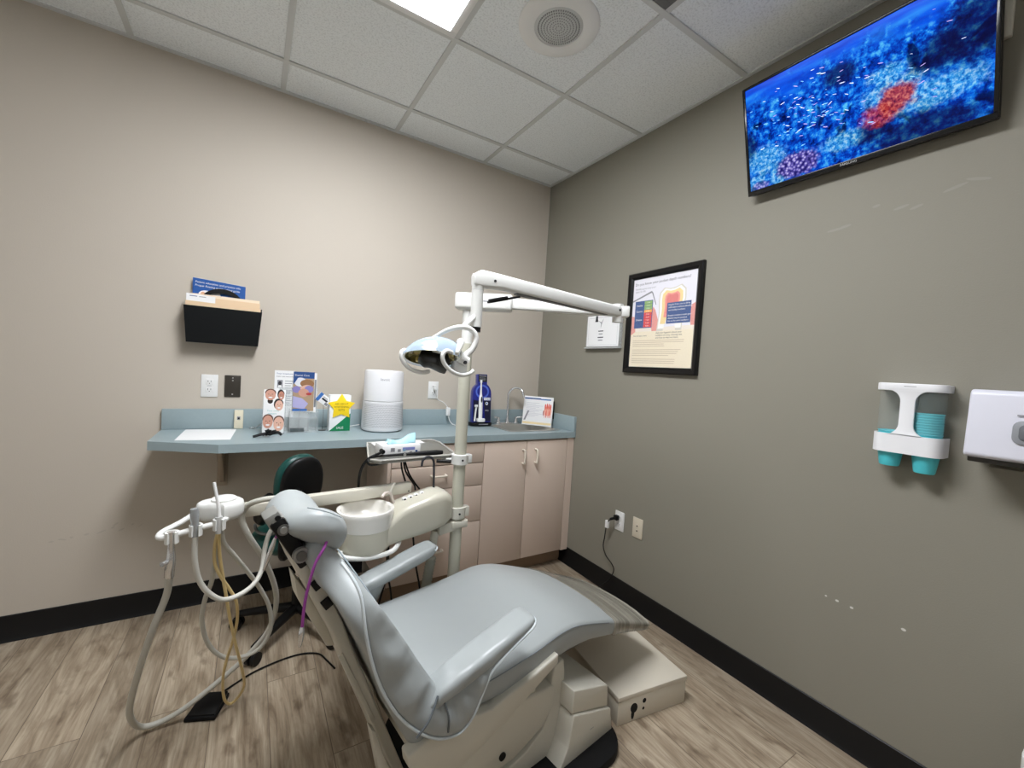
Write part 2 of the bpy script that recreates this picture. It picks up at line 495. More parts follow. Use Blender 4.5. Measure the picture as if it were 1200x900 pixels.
    # cyan coral heads
    cyan = ramp(n_fine, (.38, (20, 96, 190)), (.5, (64, 178, 250)), (.62, (190, 236, 255)))
    for cx, cz, rx, rz in ((-.29, -.09, .07, .05), (-.33, -.175, .045, .035), (.12, -.02, .075, .04), (.22, -.075, .12, .04), (-.24, -.17, .035, .04), (-.02, -.125, .06, .03), (.11, .035, .05, .025)):
        col = mix(mth('MULTIPLY', blob(cx, cz, rx, rz, .7, 1.1), .75), col, cyan)
    # lilac brain coral
    br = ramp(v2.outputs['Distance'], (.1, (206, 196, 250)), (.45, (106, 96, 190)), (.75, (38, 34, 110)))
    col = mix(blob(-.17, -.15, .075, .045, .4, .6), col, br)
    col = mix(mth('MULTIPLY', blob(-.315, -.19, .04, .022, .5, .6), .8), col, br)
    # red soft coral
    red = ramp(n_fine, (.34, (70, 12, 40)), (.5, (178, 44, 44)), (.66, (236, 130, 110)))
    col = mix(mth('MULTIPLY', blob(.135, -.055, .05, .045, .7, 1.9), .92), col, red)
    col = mix(mth('MULTIPLY', blob(.085, -.085, .04, .03, .9, 1.9), .8), col, red)
    L.new(col, em.inputs['Color']); em.inputs['Strength'].default_value = .50
    return m
tilt = math.asin(.11 / .434)
t = thing('television', (-.105, -1.943, 2.358), 'wall-mounted black television showing a blue coral reef under the ceiling', 'television', (tilt, 0, -PI / 2))
b = MB()
b.box((-.366, .002, -.217), (.366, .030, .217), M_black, .006)
b.box((-.25, .028, -.15), (.25, .055, .12), M_black, .012)
b.build('housing', t)
b = MB()
Mbz = mat('glossy_bezel', (10, 10, 12), .2)
for lo, hi in (((-.366, -.004, -.217), (.366, .004, -.198)), ((-.366, -.004, .207), (.366, .004, .217)), ((-.366, -.004, -.198), (-.355, .004, .207)), ((.355, -.004, -.198), (.366, .004, .207))):
    b.box(lo, hi, Mbz, .0015)
b.text('SAMSUNG', 0, -.2115, -.0045, .0115, mat('logo_silver', (190, 190, 190), .4), 'CENTER')
b.build('bezel', t)
b = MB()
b.rect(-.355, -.198, .355, .207, 0, screen_mat())
r = random.Random(11)
Mf = [mat('fish_blue', (120, 190, 255), .5, emit=.38), mat('fish_pale', (205, 215, 255), .5, emit=.38), mat('fish_lilac', (170, 150, 220), .5, emit=.38)]
for k in range(130):
    x, z = (r.gauss(-.12, .10), r.gauss(.04, .06)) if k < 90 else (r.uniform(-.33, .33), r.uniform(-.12, .16))
    if abs(x) > .34 or abs(z) > .18: continue
    a = rad(r.gauss(-12, 16)); l = r.uniform(.004, .010)
    b.oval(x, z, l, l * .17, -.0006, r.choice(Mf), 6, a)
b.build('screen', t, flat=True)
b = MB()
Minv = (Matrix.Translation((-.105, -1.943, 2.358)) @ Euler((tilt, 0, -PI / 2)).to_matrix().to_4x4()).inverted()
b.box((-.024, -2.07, 2.26), (-.001, -1.82, 2.46), M_black, .003)
for y in (-2.03, -1.86):
    b.box((-.06, y - .015, 2.25), (-.02, y + .015, 2.47), M_black, .003)
b.build('wall_mount', t, M=Minv)

# cable channel right of the television
t = MB(); t.box((-.02, -2.312, 2.402), (0, -2.288, 2.705), M_cream, .003)
tag(t.build('cable_channel', loc=(0, -2.30, 2.55)), 'cream cable channel strip running up the wall beside the television', 'cable channel')

# ------------------------------------------------------------------ framed poster
t = thing('framed_poster', (0, -1.119, 1.633), 'black framed dental poster with tooth drawing and blue panels', 'poster', RIGHT)
b = MB(); Mfr = mat('black_frame', (8, 8, 9), .3, spec=.4)
w, h, fw = .243, .288, .036
prof = [(0, 0), (0, -.02), (.006, -.026), (.024, -.022), (fw, -.012), (fw, 0)]
ring = []
for sx, sz in ((-1, -1), (1, -1), (1, 1), (-1, 1)):
    ring.append([Vector((sx * (w - d), y, sz * (h - d))) for d, y in prof])
ring.append(ring[0])
b.loft(ring, Mfr, cap=False)
b.build('frame', t, angle=20)
b = MB()
Mp_top = mat('poster_white', (232, 230, 238), .45); Mp_tan = mat('poster_tan', (236, 224, 198), .45); Mp_tan2 = mat('poster_tan_print', (196, 176, 150), .5)
Mp_pink = mat('gum_pink', (226, 152, 142), .5); Mp_pulp = mat('pulp_red', (224, 122, 118), .5); Mp_pulp2 = mat('pulp_pink', (238, 150, 140), .5); Mp_den = mat('dentine_yellow', (240, 214, 150), .5); Mp_en = mat('enamel_white', (246, 244, 240), .5); Mp_or = mat('orange_print', (240, 170, 70), .5); Mp_gr = mat('green_print', (138, 176, 100), .5); Mp_red = mat('red_print', (222, 60, 56), .5)
x0, x1, z0, z1 = -.209, .209, -.254, .254
PW, PH = x1 - x0, z1 - z0
def U(u): return x0 + u * PW
def V(v): return z1 - v * PH
y = -.008
b.rect(x0, z0, x1, z1, y, Mp_tan)
b.rect(x0, V(.56), x1, z1, y - .0003, Mp_top)
b.rect(x0, V(.60), x1, V(.56), y - .0003, mat('poster_cream', (236, 226, 212), .45))
# gum
b.poly([(U(0), V(.42)), (U(.06), V(.43)), (U(.08), V(.60)), (U(0), V(.64))], y - .0006, Mp_pink)
b.poly([(U(.36), V(.33)), (U(.40), V(.37)), (U(.47), V(.52)), (U(.50), V(.60)), (U(.36), V(.60)), (U(.32), V(.48))], y - .0006, Mp_pink)
b.poly([(U(.92), V(.36)), (U(1), V(.33)), (U(1), V(.56)), (U(.94), V(.56))], y - .0006, Mp_pink)
# tooth
def tooth(sc, m, yy, cx=.66, top=.15):
    pts = []
    for du, dv in ((-.19, .12), (-.18, .05), (-.12, .005), (-.04, .02), (.03, .015), (.11, -.005), (.17, .04), (.175, .12), (.15, .25), (.14, .42), (.06, .42), (.03, .27), (-.01, .24), (-.07, .27), (-.11, .42), (-.2, .42), (-.18, .25)):
        pts.append((U(cx + du * sc), V(top + .13 + (dv - .13) * sc)))
    b.poly(pts, yy, m)
tooth(1.12, mat('tooth_outline', (214, 208, 196), .5), y - .0008)
tooth(1.03, Mp_en, y - .0010); tooth(.86, Mp_den, y - .0012); tooth(.62, Mp_pulp2, y - .0014); tooth(.48, Mp_pulp, y - .0016)
# probe drawing
b.poly([(U(0), V(.245)), (U(.32), V(.155)), (U(.345), V(.175)), (U(.41), V(.31)), (U(.40), V(.315)), (U(.325), V(.175)), (U(0), V(.262))], y - .0014, M_inkg)
# blue panels
b.rect(U(.055), V(.56), U(.355), V(.255), y - .0018, M_navy)
for i, c in enumerate((Mp_gr, Mp_gr, Mp_gr, Mp_or, Mp_red, Mp_red, Mp_red, Mp_red, Mp_red)):
    b.rect(U(.215), V(.262 + .0325 * (i + 1) - .003), U(.345), V(.262 + .0325 * i), y - .0021, c)
    b.text('%d mm' % (i + 1), U(.28), V(.262 + .0325 * i + .022), y - .0024, .010, M_paper, 'CENTER')
for tx, v in (('Healthy', .315), ('Caution', .38), ('Disease', .475)):
    b.text(tx, U(.135), V(v), y - .0024, .014, M_paper, 'CENTER')
b.rect(U(.585), V(.53), U(.935), V(.31), y - .0018, M_navy)
for i, tx in enumerate(('Depths from one to three', 'millimeters without bleeding', 'are healthy numbers.', '', 'Deeper numbers mean gum', 'disease may be present.', 'Ask us for your numbers.')):
    if tx:
        b.text(tx, U(.605), V(.34 + .0285 * i), y - .0022, .0125, M_paper)
b.text('Do you know your pocket depth numbers?', U(.03), V(.075), y - .0005, .0208, M_ink)
b.text('Healthy gums keep your', U(.04), V(.125), y - .0005, .0145, M_inkg)
b.text('teeth for life.', U(.04), V(.155), y - .0005, .0145, M_inkg)
b.text('Scan to learn more', U(.05), V(.655), y - .0005, .0125, M_ink)
for i, tx in enumerate(('Ask your hygienist about your', 'numbers at every cleaning visit', 'and how to improve them.')):
    b.text(tx, U(.43), V(.63 + .027 * i), y - .0005, .0135, M_ink)
r = random.Random(2)
for i in range(13):                     # faint small print
    v = .70 + i * .0205
    if i in (4, 9): continue
    b.rect(U(.05), V(v + .006), U(r.uniform(.55, .88)), V(v), y - .0004, Mp_tan2)
b.build('poster_print', t, flat=True)
b = MB(); Mpane = mat('poster_glazing', (255, 255, 255), .05, alpha=.06, spec=.5)
b.rect(-.209, -.254, .209, .254, -.0125, Mpane)
b.build('glazing', t, flat=True)

# ------------------------------------------------------------------ notice in clear holder
t = thing('notice_holder', (0, -.685, 1.60), 'clear acrylic wall holder with white notice, left of the framed poster', 'notice', RIGHT)
Macr = mat('clear_acrylic', (235, 240, 240), .06, alpha=.22, spec=.6)
b = MB(); b.box((-.155, -.016, -.105), (.155, -.002, .105), Macr, .002); b.build('holder', t)
b = MB(); b.box((-.155, -.03, -.112), (.155, -.002, -.104), mat('acrylic_edge', (190, 192, 190), .15, alpha=.8), .002); b.build('shelf_lip', t)
b = MB()
b.rect(-.145, -.098, .14, .1, -.0165, M_paper)
yy = -.0168
for z0_, z1_, m_ in ((.085, .0862, M_inkg), (-.088, -.0872, M_inkg)):
    b.rect(-.13, z0_, .125, z1_, yy, m_)
b.rect(-.13, -.088, -.1292, .0862, yy, M_inkg); b.rect(.1242, -.088, .125, .0862, yy, M_inkg)
b.rect(-.07, .07, -.05, .098, yy, M_ink); b.poly([(-.075, .06), (-.045, .06), (-.05, .078), (-.07, .078)], yy, M_ink)
for a in (60, 150, 260):
    b.poly([(-.015 + .004 * math.cos(rad(a + 90)), .05 + .004 * math.sin(rad(a + 90))), (-.015 + .035 * math.cos(rad(a)), .05 + .035 * math.sin(rad(a))), (-.015 - .004 * math.cos(rad(a + 90)), .05 - .004 * math.sin(rad(a + 90)))], yy, M_inkg)
for z, w_, m_ in ((.0, .045, M_ink), (-.018, .035, M_inkg), (-.04, .05, M_ink), (-.058, .04, M_inkg)):
    b.rect(-.018 - w_ / 2, z - .003, -.018 + w_ / 2, z + .003, yy, m_)
b.build('notice', t, flat=True)

# ------------------------------------------------------------------ cup dispenser
t = thing('cup_dispenser', (0, -2.176, 1.235), 'white double wall dispenser holding teal plastic cups', 'cup dispenser', RIGHT)
def dpro(hw, dep, r=.03, n=6):           # outline in x,y: flat against the wall, round at the front corners
    P = [(-hw, 0), (hw, 0)]
    for cx, a0 in ((hw - r, 0), (-hw + r, -90)):
        for k in range(n + 1):
            a = rad(a0 - 90 * k / n); P.append((cx + r * math.cos(a), -dep + r + r * math.sin(a)))
    return P
b = MB()
Mhd = mat('dispenser_white', (236, 236, 238), .3)
b.prism(dpro(.087, .088, .035), 2, .093, .118, Mhd, .003)
b.box((-.005, -.024, -.11), (.005, 0, .1), Mhd, .002)
# lower collar: a ring with two holes
def band(z0, z1):
    o = dpro(.087, .088, .035); i_ = dpro(.083, .084, .032)
    rings = [[Vector((p[0], p[1], z0)) for p in o], [Vector((p[0], p[1], z1)) for p in o], [Vector((p[0], p[1], z1)) for p in i_], [Vector((p[0], p[1], z0)) for p in i_], [Vector((p[0], p[1], z0)) for p in o]]
    b.loft(rings, Mhd, cap=False)
band(-.112, -.050)
# centre web with flared ends
pts = []
for sx, sz in ((1, 1), (1, -1), (-1, -1), (-1, 1)):
    zc = .021
    seq = []
    for k in range(7):
        a = rad(90 * k / 6)
        seq.append((sx * (.018 + .034 * (1 - math.cos(a))), zc + sz * (.037 + .037 * math.sin(a))))
    pts += seq if (sx, sz) in ((1, -1), (-1, 1)) else seq[::-1]
b.prism(pts, 1, -.088, -.080, Mhd, .001)
b.rect(-.012, .108, .018, .1095, -.0885, M_inkg)
b.build('housing', t, angle=30)
Mcl = mat('clear_tube', (190, 200, 196), .05, alpha=.14, spec=.6)
cups = []
for sx in (-1, 1):
    b = MB(); b.lathe([(.0385, -.045), (.0385, .092)], (sx * .044, -.044, 0), Mcl, 32, cap=False)
    b.build('clear_tube', t)
def cup(x, z, scale=1.0):
    c = MB(); m = mat('teal_cup', (84, 204, 216), .4)
    c.lathe([(.0245, 0), (.0265, .004), (.033, .052), (.0355, .058), (.0368, .060), (.0355, .0615), (.034, .058), (.0315, .05), (.0245, .006), (.0001, .005)], (0, 0, 0), m, 32)
    return c
mt = Matrix.Translation((0, -2.176, 1.235)) @ Euler(RIGHT).to_matrix().to_4x4()
proto = None
for side, x, zb, n, lab in (('left', -.044, -.160, 8, 'left'), ('right', .044, -.168, 17, 'right')):
    for k in range(n):
        p = mt @ Vector((x, -.044, zb + k * .0082))
        if proto is None:
            o = cup(0, 0).build('plastic_cup'); proto = o
        else:
            o = proto.copy(); COL.objects.link(o)
        o.location = p
        if k == 0:
            tag(o, 'lowest teal cup, its base poking out below the %s tube of the white dispenser' % lab, 'cup', 'teal cups in the wall dispenser')
        elif k == n - 1:
            tag(o, 'top teal cup of the stack inside the %s tube of the white dispenser' % lab, 'cup', 'teal cups in the wall dispenser')
        else:
            tag(o, 'teal cup nested mid-stack in the %s tube of the white dispenser' % lab, 'cup', 'teal cups in the %s dispenser tube' % lab)

# ------------------------------------------------------------------ paper towel dispenser
t = thing('paper_towel_dispenser', (0, -2.465, 1.245), 'white wall paper towel dispenser cut off by the right edge of the photo', 'towel dispenser', RIGHT)
b = MB()
W2 = .145
sec = [(0, -.094), (-.14, -.094), (-.15, -.085), (-.13, .09), (-.12, .1), (0, .1)]
b.prism(sec, 0, -W2, W2, mat('towel_cover_white', (216, 216, 226), .35), .008, 3)
b.build('cover', t, angle=30)
b = MB(); b.box((-W2 + .006, -.13, -.108), (W2 - .006, 0, -.088), mat('dispenser_base_dark', (60, 58, 54), .6), .003); b.build('base_tray', t)
Mx = Matrix.Translation((-.022, -.1415, -.012)) @ Matrix.Rotation(rad(-6.5), 4, 'X')
b = MB(); b.prism([(p[0], p[1] ) for p in rrect(.036, .032, .018)], 1, -.006, .002, mat('lever_grey', (138, 140, 144), .45), .002, M=Mx)
b.prism(rrect(.024, .022, .012), 1, -.009, -.004, mat('lever_grey_dark', (96, 98, 102), .5), .002, M=Mx)
b.build('lever_window', t)
b = MB(); b.rect(-.052, .032, .03, .036, -.1405, M_inkg); b.build('mark', t, flat=True)
b = MB()
sh = [[Vector((x, y, z)) for x in (-.10, -.05, 0, .05, .10)] for y, z in ((-.06, -.1), (-.075, -.112), (-.10, -.118), (-.105, -.119))]
b.loft(sh, mat('kraft_towel', (196, 190, 172), .8), cap=False, closed=False)
b.build('towel_sheet', t)

# ------------------------------------------------------------------ wall plates
def plate_thing(name, loc, rot, label, cat, kind):
    t = thing(name, loc, label, cat, rot)
    m = {'dark': mat('bronze_plate', (62, 57, 50), .4, .3), 'cream': mat('ivory_plate', (214, 204, 184), .4)}.get(kind, M_white)
    b = MB(); b.box((-.0355, -.006, -.0575), (.0355, 0, .0575), m, .003)
    if kind == 'dark':
        b.cyl((0, -.008, .03), (0, -.004, .03), .004, M_steel, 10); b.cyl((0, -.008, -.042), (0, -.004, -.042), .004, M_steel, 10); b.cyl((0, -.008, .044), (0, -.004, .044), .0035, M_steel, 10)
    b.build('cover_plate', t)
    if kind in ('duplex', 'white'):
        for s in (-1, 1):
            b = MB(); b.box((-.0165, -.0085, s * .0205 - .0145), (.0165, -.004, s * .0205 + .0145), M_white, .002)
            for x in (-.006, .006):
                b.box((x - .001, -.0092, s * .0205 - .002), (x + .001, -.008, s * .0205 + .007), M_hole)
            b.cyl((0, -.0092, s * .0205 - .008), (0, -.008, s * .0205 - .008), .0022, M_hole, 8)
            b.build('socket', t)
        if kind == 'duplex':
            b = MB(); b.box((-.012, -.009, -.004), (.012, -.005, .004), M_white, .001); b.rect(-.008, -.001, .008, .001, -.0095, M_inkg); b.build('test_button', t)
    elif kind == 'cream':
        b = MB()
        for z in (.012, -.016):
            b.box((-.0075, -.0085, z - .0075), (.0075, -.004, z + .0075), m, .001); b.box((-.004, -.0092, z - .003), (.004, -.008, z + .004), M_hole)
        b.build('jack', t)
    return t
plate_thing('wall_outlet', (-2.077, 0, 1.143), BACK, 'white double wall outlet above the counter, below the black wall file', 'outlet', 'duplex')
plate_thing('jack_plate', (-1.978, 0, 1.143), BACK, 'dark bronze wall plate right of the white outlet above the counter', 'wall plate', 'dark')
plate_thing('wall_outlet', (-.862, 0, 1.152), BACK, 'white wall outlet behind the light pole with a white charger plugged in', 'outlet', 'white')
plate_thing('wall_outlet', (0, -.921, .457), RIGHT, 'white wall outlet low on the taupe wall with black plug in it', 'outlet', 'white')
plate_thing('jack_plate', (0, -1.058, .463), RIGHT, 'ivory wall jack plate low on the taupe wall, no plug in it', 'wall plate', 'cream')

# black power cord with tag (right wall)
t = thing('power_cord', (-.02, -.92, .48), 'black power cord plugged into the low outlet and trailing to the floor', 'cord')
b = MB(); b.box((-.035, -.925, .462), (-.009, -.897, .492), M_black, .005); b.cyl((-.03, -.908, .475), (-.045, -.885, .462), .008, M_black, 12); wpart(b, 'plug', t)
b = MB(); b.tube([(-.04, -.89, .467), (-.045, -.868, .44), (-.04, -.852, .40), (-.03, -.835, .33), (-.025, -.825, .27), (-.025, -.85, .225), (-.025, -.90, .195), (-.028, -.925, .165), (-.03, -.90, .10), (-.04, -.85, .04), (-.05, -.83, .012), (-.05, -.90, .006), (-.05, -.97, .006), (-.09, -1.02, .006), (-.2, -1.03, .006)], .0032, M_black, 8, 6); wpart(b, 'cable', t)
b = MB(); b.box((-.048, -.872, .40), (-.034, -.848, .445), M_paper, .002); wpart(b, 'tag', t)

# ------------------------------------------------------------------ wall file and its papers
t = thing('wall_file', (-2.022, 0, 1.36), 'black plastic wall file pocket stuffed with folders on beige wall', 'wall file')
b = MB(); Mfile = mat('matte_black_plastic', (10, 13, 15), .4, spec=.3)
wt, wb = .163, .15
def plate(y0, y1, zb, zt, th, m):
    rings = []
    for (yy, z, ww) in ((y0, zb, wb), (y1, zt, wt)):
        rings.append([Vector((-ww, yy, z)), Vector((ww, yy, z)), Vector((ww, yy + th, z)), Vector((-ww, yy + th, z))])
    b.loft(rings, m)
plate(-.076, -.084, 0, .178, .004, Mfile)
b.build('front_panel', t)
b = MB(); plate(-.006, -.006, 0, .20, .006, Mfile); b.build('back_panel', t)
b = MB(); b.box((-wb, -.076, 0), (wb, 0, .004), Mfile)
for s in (-1, 1):
    b.add([(s * wb, 0, 0), (s * wb, -.076, 0), (s * wt, -.084, .178), (s * wt, 0, .178)], [(0, 1, 2, 3)], Mfile)
b.build('base_and_sides', t)
def sheet(name, x0, x1, y, z0, zl, zr, m, label, cat, art=None, th=.0012):
    s = MB()
    s.prism([(x0, z0), (x1, z0), (x1, zr), (x0, zl)], 1, y, y + th, m)
    if art: art(s, y - .0004)
    o = s.build(name, loc=((x0 + x1) / 2, y, z0), flat=True)
    return tag(o, label, cat)
def blue_art(s, y):
    s.poly([(-2.158, 1.602), (-1.937, 1.602), (-1.937, 1.667), (-2.158, 1.682)], y, mat('blue_leaflet', (26, 84, 158), .5))
    Mt = Matrix.Translation((-2.148, 0, 1.659)) @ Matrix.Rotation(rad(3), 4, 'Y')
    s.text('Patient education and practice info', 0, 0, y - .0004, .0135, M_paper, M=Mt)
    s.text('Proper flossing and brushing guide', 0, -.017, y - .0004, .0135, M_paper, M=Mt)
    s.oval(-2.105, 1.60, .03, .024, y - .0004, M_paper, 14); s.oval(-2.115, 1.60, .012, .016, y - .0008, mat('skin_print', (226, 178, 140), .6), 12)
    s.oval(-2.065, 1.605, .022, .017, y - .0004, M_paper, 14)
sheet('leaflet', -2.158, -1.937, -.022, 1.37, 1.683, 1.668, M_paper, 'blue and white leaflet standing tallest in the wall file', 'leaflet', blue_art)
s = MB()                                    # black arched band
R_ = []
for k in range(17):
    a = rad(158 - 136 * k / 16); ro, ri = .085, .068 + .006 * abs(k - 8) / 8
    R_.append([Vector((-2.035 + ro * 1.1 * math.cos(a), yy, 1.555 + ro * math.sin(a))) for yy in (-.034, -.028)] + [Vector((-2.035 + ri * 1.1 * math.cos(a), yy, 1.555 + ri * math.sin(a) * .88)) for yy in (-.028, -.034)])
s.loft(R_, M_black)
tag(s.build('arched_band', loc=(-2.035, -.03, 1.555)), 'black arched band sticking out between the folders and blue leaflet', 'band')
M_man = mat('manila', (228, 200, 164), .7); M_man2 = mat('manila_pale', (238, 220, 196), .7)
sheet('file_folder', -2.165, -1.872, -.040, 1.45, 1.602, 1.60, M_man2, 'pale manila folder, rearmost of the folders in the wall file', 'folder')
sheet('file_folder', -2.172, -1.870, -.050, 1.45, 1.587, 1.585, M_man, 'tan manila folder, middle one in the wall file', 'folder')
sheet('paper_sheet', -2.178, -2.062, -.058, 1.45, 1.598, 1.592, M_paper, 'white printed paper at the left front of the wall file', 'paper', lambda s, y: [s.rect(-2.165, 1.585, -2.135, 1.588, y, M_navy), s.rect(-2.128, 1.584, -2.10, 1.587, y, M_inkg)])
sheet('file_folder', -2.180, -1.866, -.066, 1.45, 1.562, 1.556, M_man, 'tan manila folder at the very front of the wall file', 'folder')

# ------------------------------------------------------------------ countertop, cabinets
ZC = .921
CF = -.475                                   # front edge of the worktop
t = thing('countertop', (-1.13, -.24, ZC), 'blue-grey laminate countertop with backsplash and clipped left corner', 'countertop')
b = MB()
SX0, SX1, SY0, SY1 = -.47, -.075, -.385, -.095   # sink cut-out
out = [(-2.262, -.002), (-2.262, -.335), (-2.005, CF), (-.002, CF), (-.002, -.002)]
b.prism([out[0], out[1], out[2], (SX0, CF), (SX0, -.002)], 2, .883, ZC, M_lam)
b.prism([(SX1, CF), (-.002, CF), (-.002, -.002), (SX1, -.002)], 2, .883, ZC, M_lam)
b.box((SX0, CF, .883), (SX1, SY0, ZC), M_lam)
b.box((SX0, SY1, .883), (SX1, -.002, ZC), M_lam)
wpart(b, 'worktop', t, flat=True)
b = MB(); b.box((-2.262, -.02, ZC), (-.002, -.001, 1.024), M_lam, .002)
wpart(b, 'backsplash', t)
b = MB(); b.box((-.02, CF, ZC), (-.001, -.02, 1.024), M_lam, .002)
wpart(b, 'side_splash', t)
M_under = mat('particle_board', (120, 96, 72), .8)

FY = -.445
def handle(x, z, vert, parent, nm='handle'):
    b = MB(); l = .042; d = .028
    P = [(0, 0), (0, -d * .7), (.006, -d), (l - .006 + 0, -d)]
    pts = [(-l, 0), (-l, -d * .75), (-l + .008, -d), (l - .008, -d), (l, -d * .75), (l, 0)]
    if vert: pp = [(x, FY - .019 + q, z + p) for p, q in pts]
    else: pp = [(x + p, FY - .019 + q, z) for p, q in pts]
    b.tube(pp, .0062, mat('ivory_pull', (226, 216, 200), .35), 8, 3)
    return wpart(b, nm, parent)
t = thing('sink_cabinet', (-.35, -.22, 0), 'pinkish beige two-door base cabinet under the sink', 'cabinet')
b = MB()
b.box((-.7, FY, .105), (-.682, -.025, .88), M_cab); b.box((-.06, FY, .105), (-.03, -.025, .88), M_cab)
b.box((-.682, FY, .105), (-.06, -.025, .123), M_cab)
b.box((-.682, -.04, .123), (-.06, -.025, .88), M_cab)
b.box((-.06, FY - .019, .105), (-.003, FY, .88), M_cab)
b.box((-.682, FY, .84), (-.06, FY + .02, .88), M_cab)
wpart(b, 'body', t, flat=True)
b = MB(); b.box((-.7, -.385, 0), (-.003, -.365, .105), mat('toe_kick_brown', (150, 126, 104), .6)); wpart(b, 'toe_kick', t, flat=True)
for xa, xb, hx in ((-.697, -.392, -.42), (-.388, -.064, -.325)):
    d = thing('door', (0, 0, 0), None, None); d.parent = t
    COL.objects.unlink(d); bpy.data.objects.remove(d)
    b = MB(); b.box((xa, FY - .019, .11), (xb, FY, .872), M_cab, .0015); dd = wpart(b, 'door', t)
    handle(hx, .775, True, dd)
t = thing('drawer_cabinet', (-.985, -.22, 0), 'pinkish beige four-drawer base cabinet behind the light pole', 'cabinet')
b = MB()
b.box((-1.272, FY - .019, .105), (-1.254, -.025, .88), M_cab); b.box((-.72, FY, .105), (-.702, -.025, .88), M_cab)
b.box((-1.254, FY, .105), (-.72, -.025, .123), M_cab); b.box((-1.254, -.04, .123), (-.72, -.025, .88), M_cab)
b.box((-1.254, FY, .84), (-.72, FY + .02, .88), M_cab)
wpart(b, 'body', t, flat=True)
b = MB(); b.box((-1.27, -.385, 0), (-.702, -.365, .105), MATS['toe_kick_brown']); wpart(b, 'toe_kick', t, flat=True)
for z0_, z1_ in ((.757, .872), (.622, .753), (.405, .618), (.11, .401)):
    b = MB(); b.box((-1.25, FY - .019, z0_ + .001), (-.702, FY, z1_), M_cab, .0015)
    for wz in (0,):
        b.box((-1.235, FY, z0_ + .015), (-.735, -.08, z0_ + .03), M_under)
    dd = wpart(b, 'drawer', t)
    handle(-.985, (z0_ + z1_) / 2 + .012, False, dd)

# timber support bracket under the left end
t = thing('shelf_bracket', (-2.01, -.15, .75), 'painted timber bracket holding up the left end of the counter', 'bracket')
Mbr = mat('bracket_paint', (176, 162, 144), .6, vary=(12, .06))
b = MB(); b.box((-2.03, -.02, .62), (-1.985, -.001, .882), Mbr, .002); wpart(b, 'wall_cleat', t)
b = MB(); b.prism([(-.02, .64), (-.02, .882), (-.36, .882), (-.36, .862), (-.05, .66)], 0, -2.018, -1.998, Mbr, .001); wpart(b, 'brace', t)

# ------------------------------------------------------------------ sink and faucet
t = thing('sink', (-.27, -.24, ZC), 'stainless steel sink set in the counter at right', 'sink')
b = MB()
cx, cy = (SX0 + SX1) / 2, (SY0 + SY1) / 2
hw, hd = (SX1 - SX0) / 2 + .014, (SY1 - SY0) / 2 + .014
rings = []
for (a, d, r, z) in ((hw, hd, .04, ZC + .0005), (hw, hd, .04, ZC + .004), (hw - .024, hd - .024, .04, ZC + .003), (hw - .03, hd - .03, .04, ZC - .01), (hw - .045, hd - .045, .05, ZC - .13), (hw - .08, hd - .08, .05, ZC - .15), (.03, .03, .03, ZC - .153)):
    rings.append([Vector((cx + p[0], cy + p[1], z)) for p in rrect(a, d, r, 5)])
b.loft(rings, M_steel, cap=False); wpart(b, 'basin', t, angle=50)
b = MB(); b.lathe([(.028, 0), (.026, .003), (.012, .002), (.0001, .001)], (cx, cy, ZC - .152), M_chrome, 20); wpart(b, 'drain', t)
t = thing('faucet', (-.300, -.055, ZC), 'chrome gooseneck faucet with two handles behind the sink', 'faucet')
b = MB(); b.prism([(p[0] - .300, p[1] - .055) for p in rrect(.10, .024, .023)], 2, ZC, ZC + .014, M_chrome, .003); wpart(b, 'deck_plate', t)
b = MB(); b.lathe([(.016, .013), (.015, .03), (.010, .04), (.009, .05)], (-.300, -.055, ZC), M_chrome, 16)
sp = [(-.300, -.055, ZC + .04), (-.302, -.055, ZC + .2), (-.298, -.062, ZC + .235), (-.285, -.083, ZC + .262), (-.26, -.115, ZC + .270), (-.245, -.145, ZC + .252), (-.238, -.158, ZC + .22), (-.237, -.16, ZC + .205)]
b.tube(sp, .0085, M_chrome, 12, 5); wpart(b, 'spout', t)
for s in (-1, 1):
    x = -.300 + s * .075
    b = MB(); b.lathe([(.015, .013), (.013, .03), (.010, .04), (.012, .05), (.0001, .054)], (x, -.055, ZC), M_chrome, 16)
    b.tube([(x, -.055, ZC + .047), (x + s * .03, -.07, ZC + .053), (x + s * .05, -.08, ZC + .052)], [.007, .006, .005], M_chrome, 8, 3)
    wpart(b, 'tap_handle', t)

# ------------------------------------------------------------------ things on the counter
Mt_ = MB(); Mt_.prism([(-2.172, -.335), (-1.968, -.36), (-1.953, -.05), (-2.165, -.03)], 2, ZC + .0002, ZC + .0012, M_paper)
tag(Mt_.build('paper_sheet', loc=(-2.06, -.2, ZC), flat=True), 'blank white sheet of paper lying flat on the left of the counter', 'paper')

t = thing('jack_box', (-1.945, -.02, ZC + .0008), 'small cream surface jack box standing against the backsplash', 'jack box')
b = MB(); b.box((-.02, -.022, .001), (.02, 0, .098), mat('cream_box', (222, 214, 190), .4), .003); b.build('cover', t)
b = MB(); b.box((-.007, -.0235, .048), (.007, -.02, .066), M_inkg, .001); b.box((-.004, -.0245, .052), (.004, -.022, .06), M_hole); b.build('socket', t)
b = MB()
b.tube([(.012 * math.cos(a) - 1.885, .012 * math.sin(a) - .06, ZC + .008 + .004 * math.sin(2 * a)) for a in [2 * PI * k / 16 for k in range(17)]], .002, M_chrome, 8, 2)
b.tube([(-1.873, -.06, ZC + .006), (-1.85, -.05, ZC + .02), (-1.842, -.055, ZC + .03)], .002, M_chrome, 8, 3)
tag(b.build('wire_clip', loc=(-1.885, -.06, ZC)), 'tiny silver wire clip on the counter beside the cream jack box', 'clip')

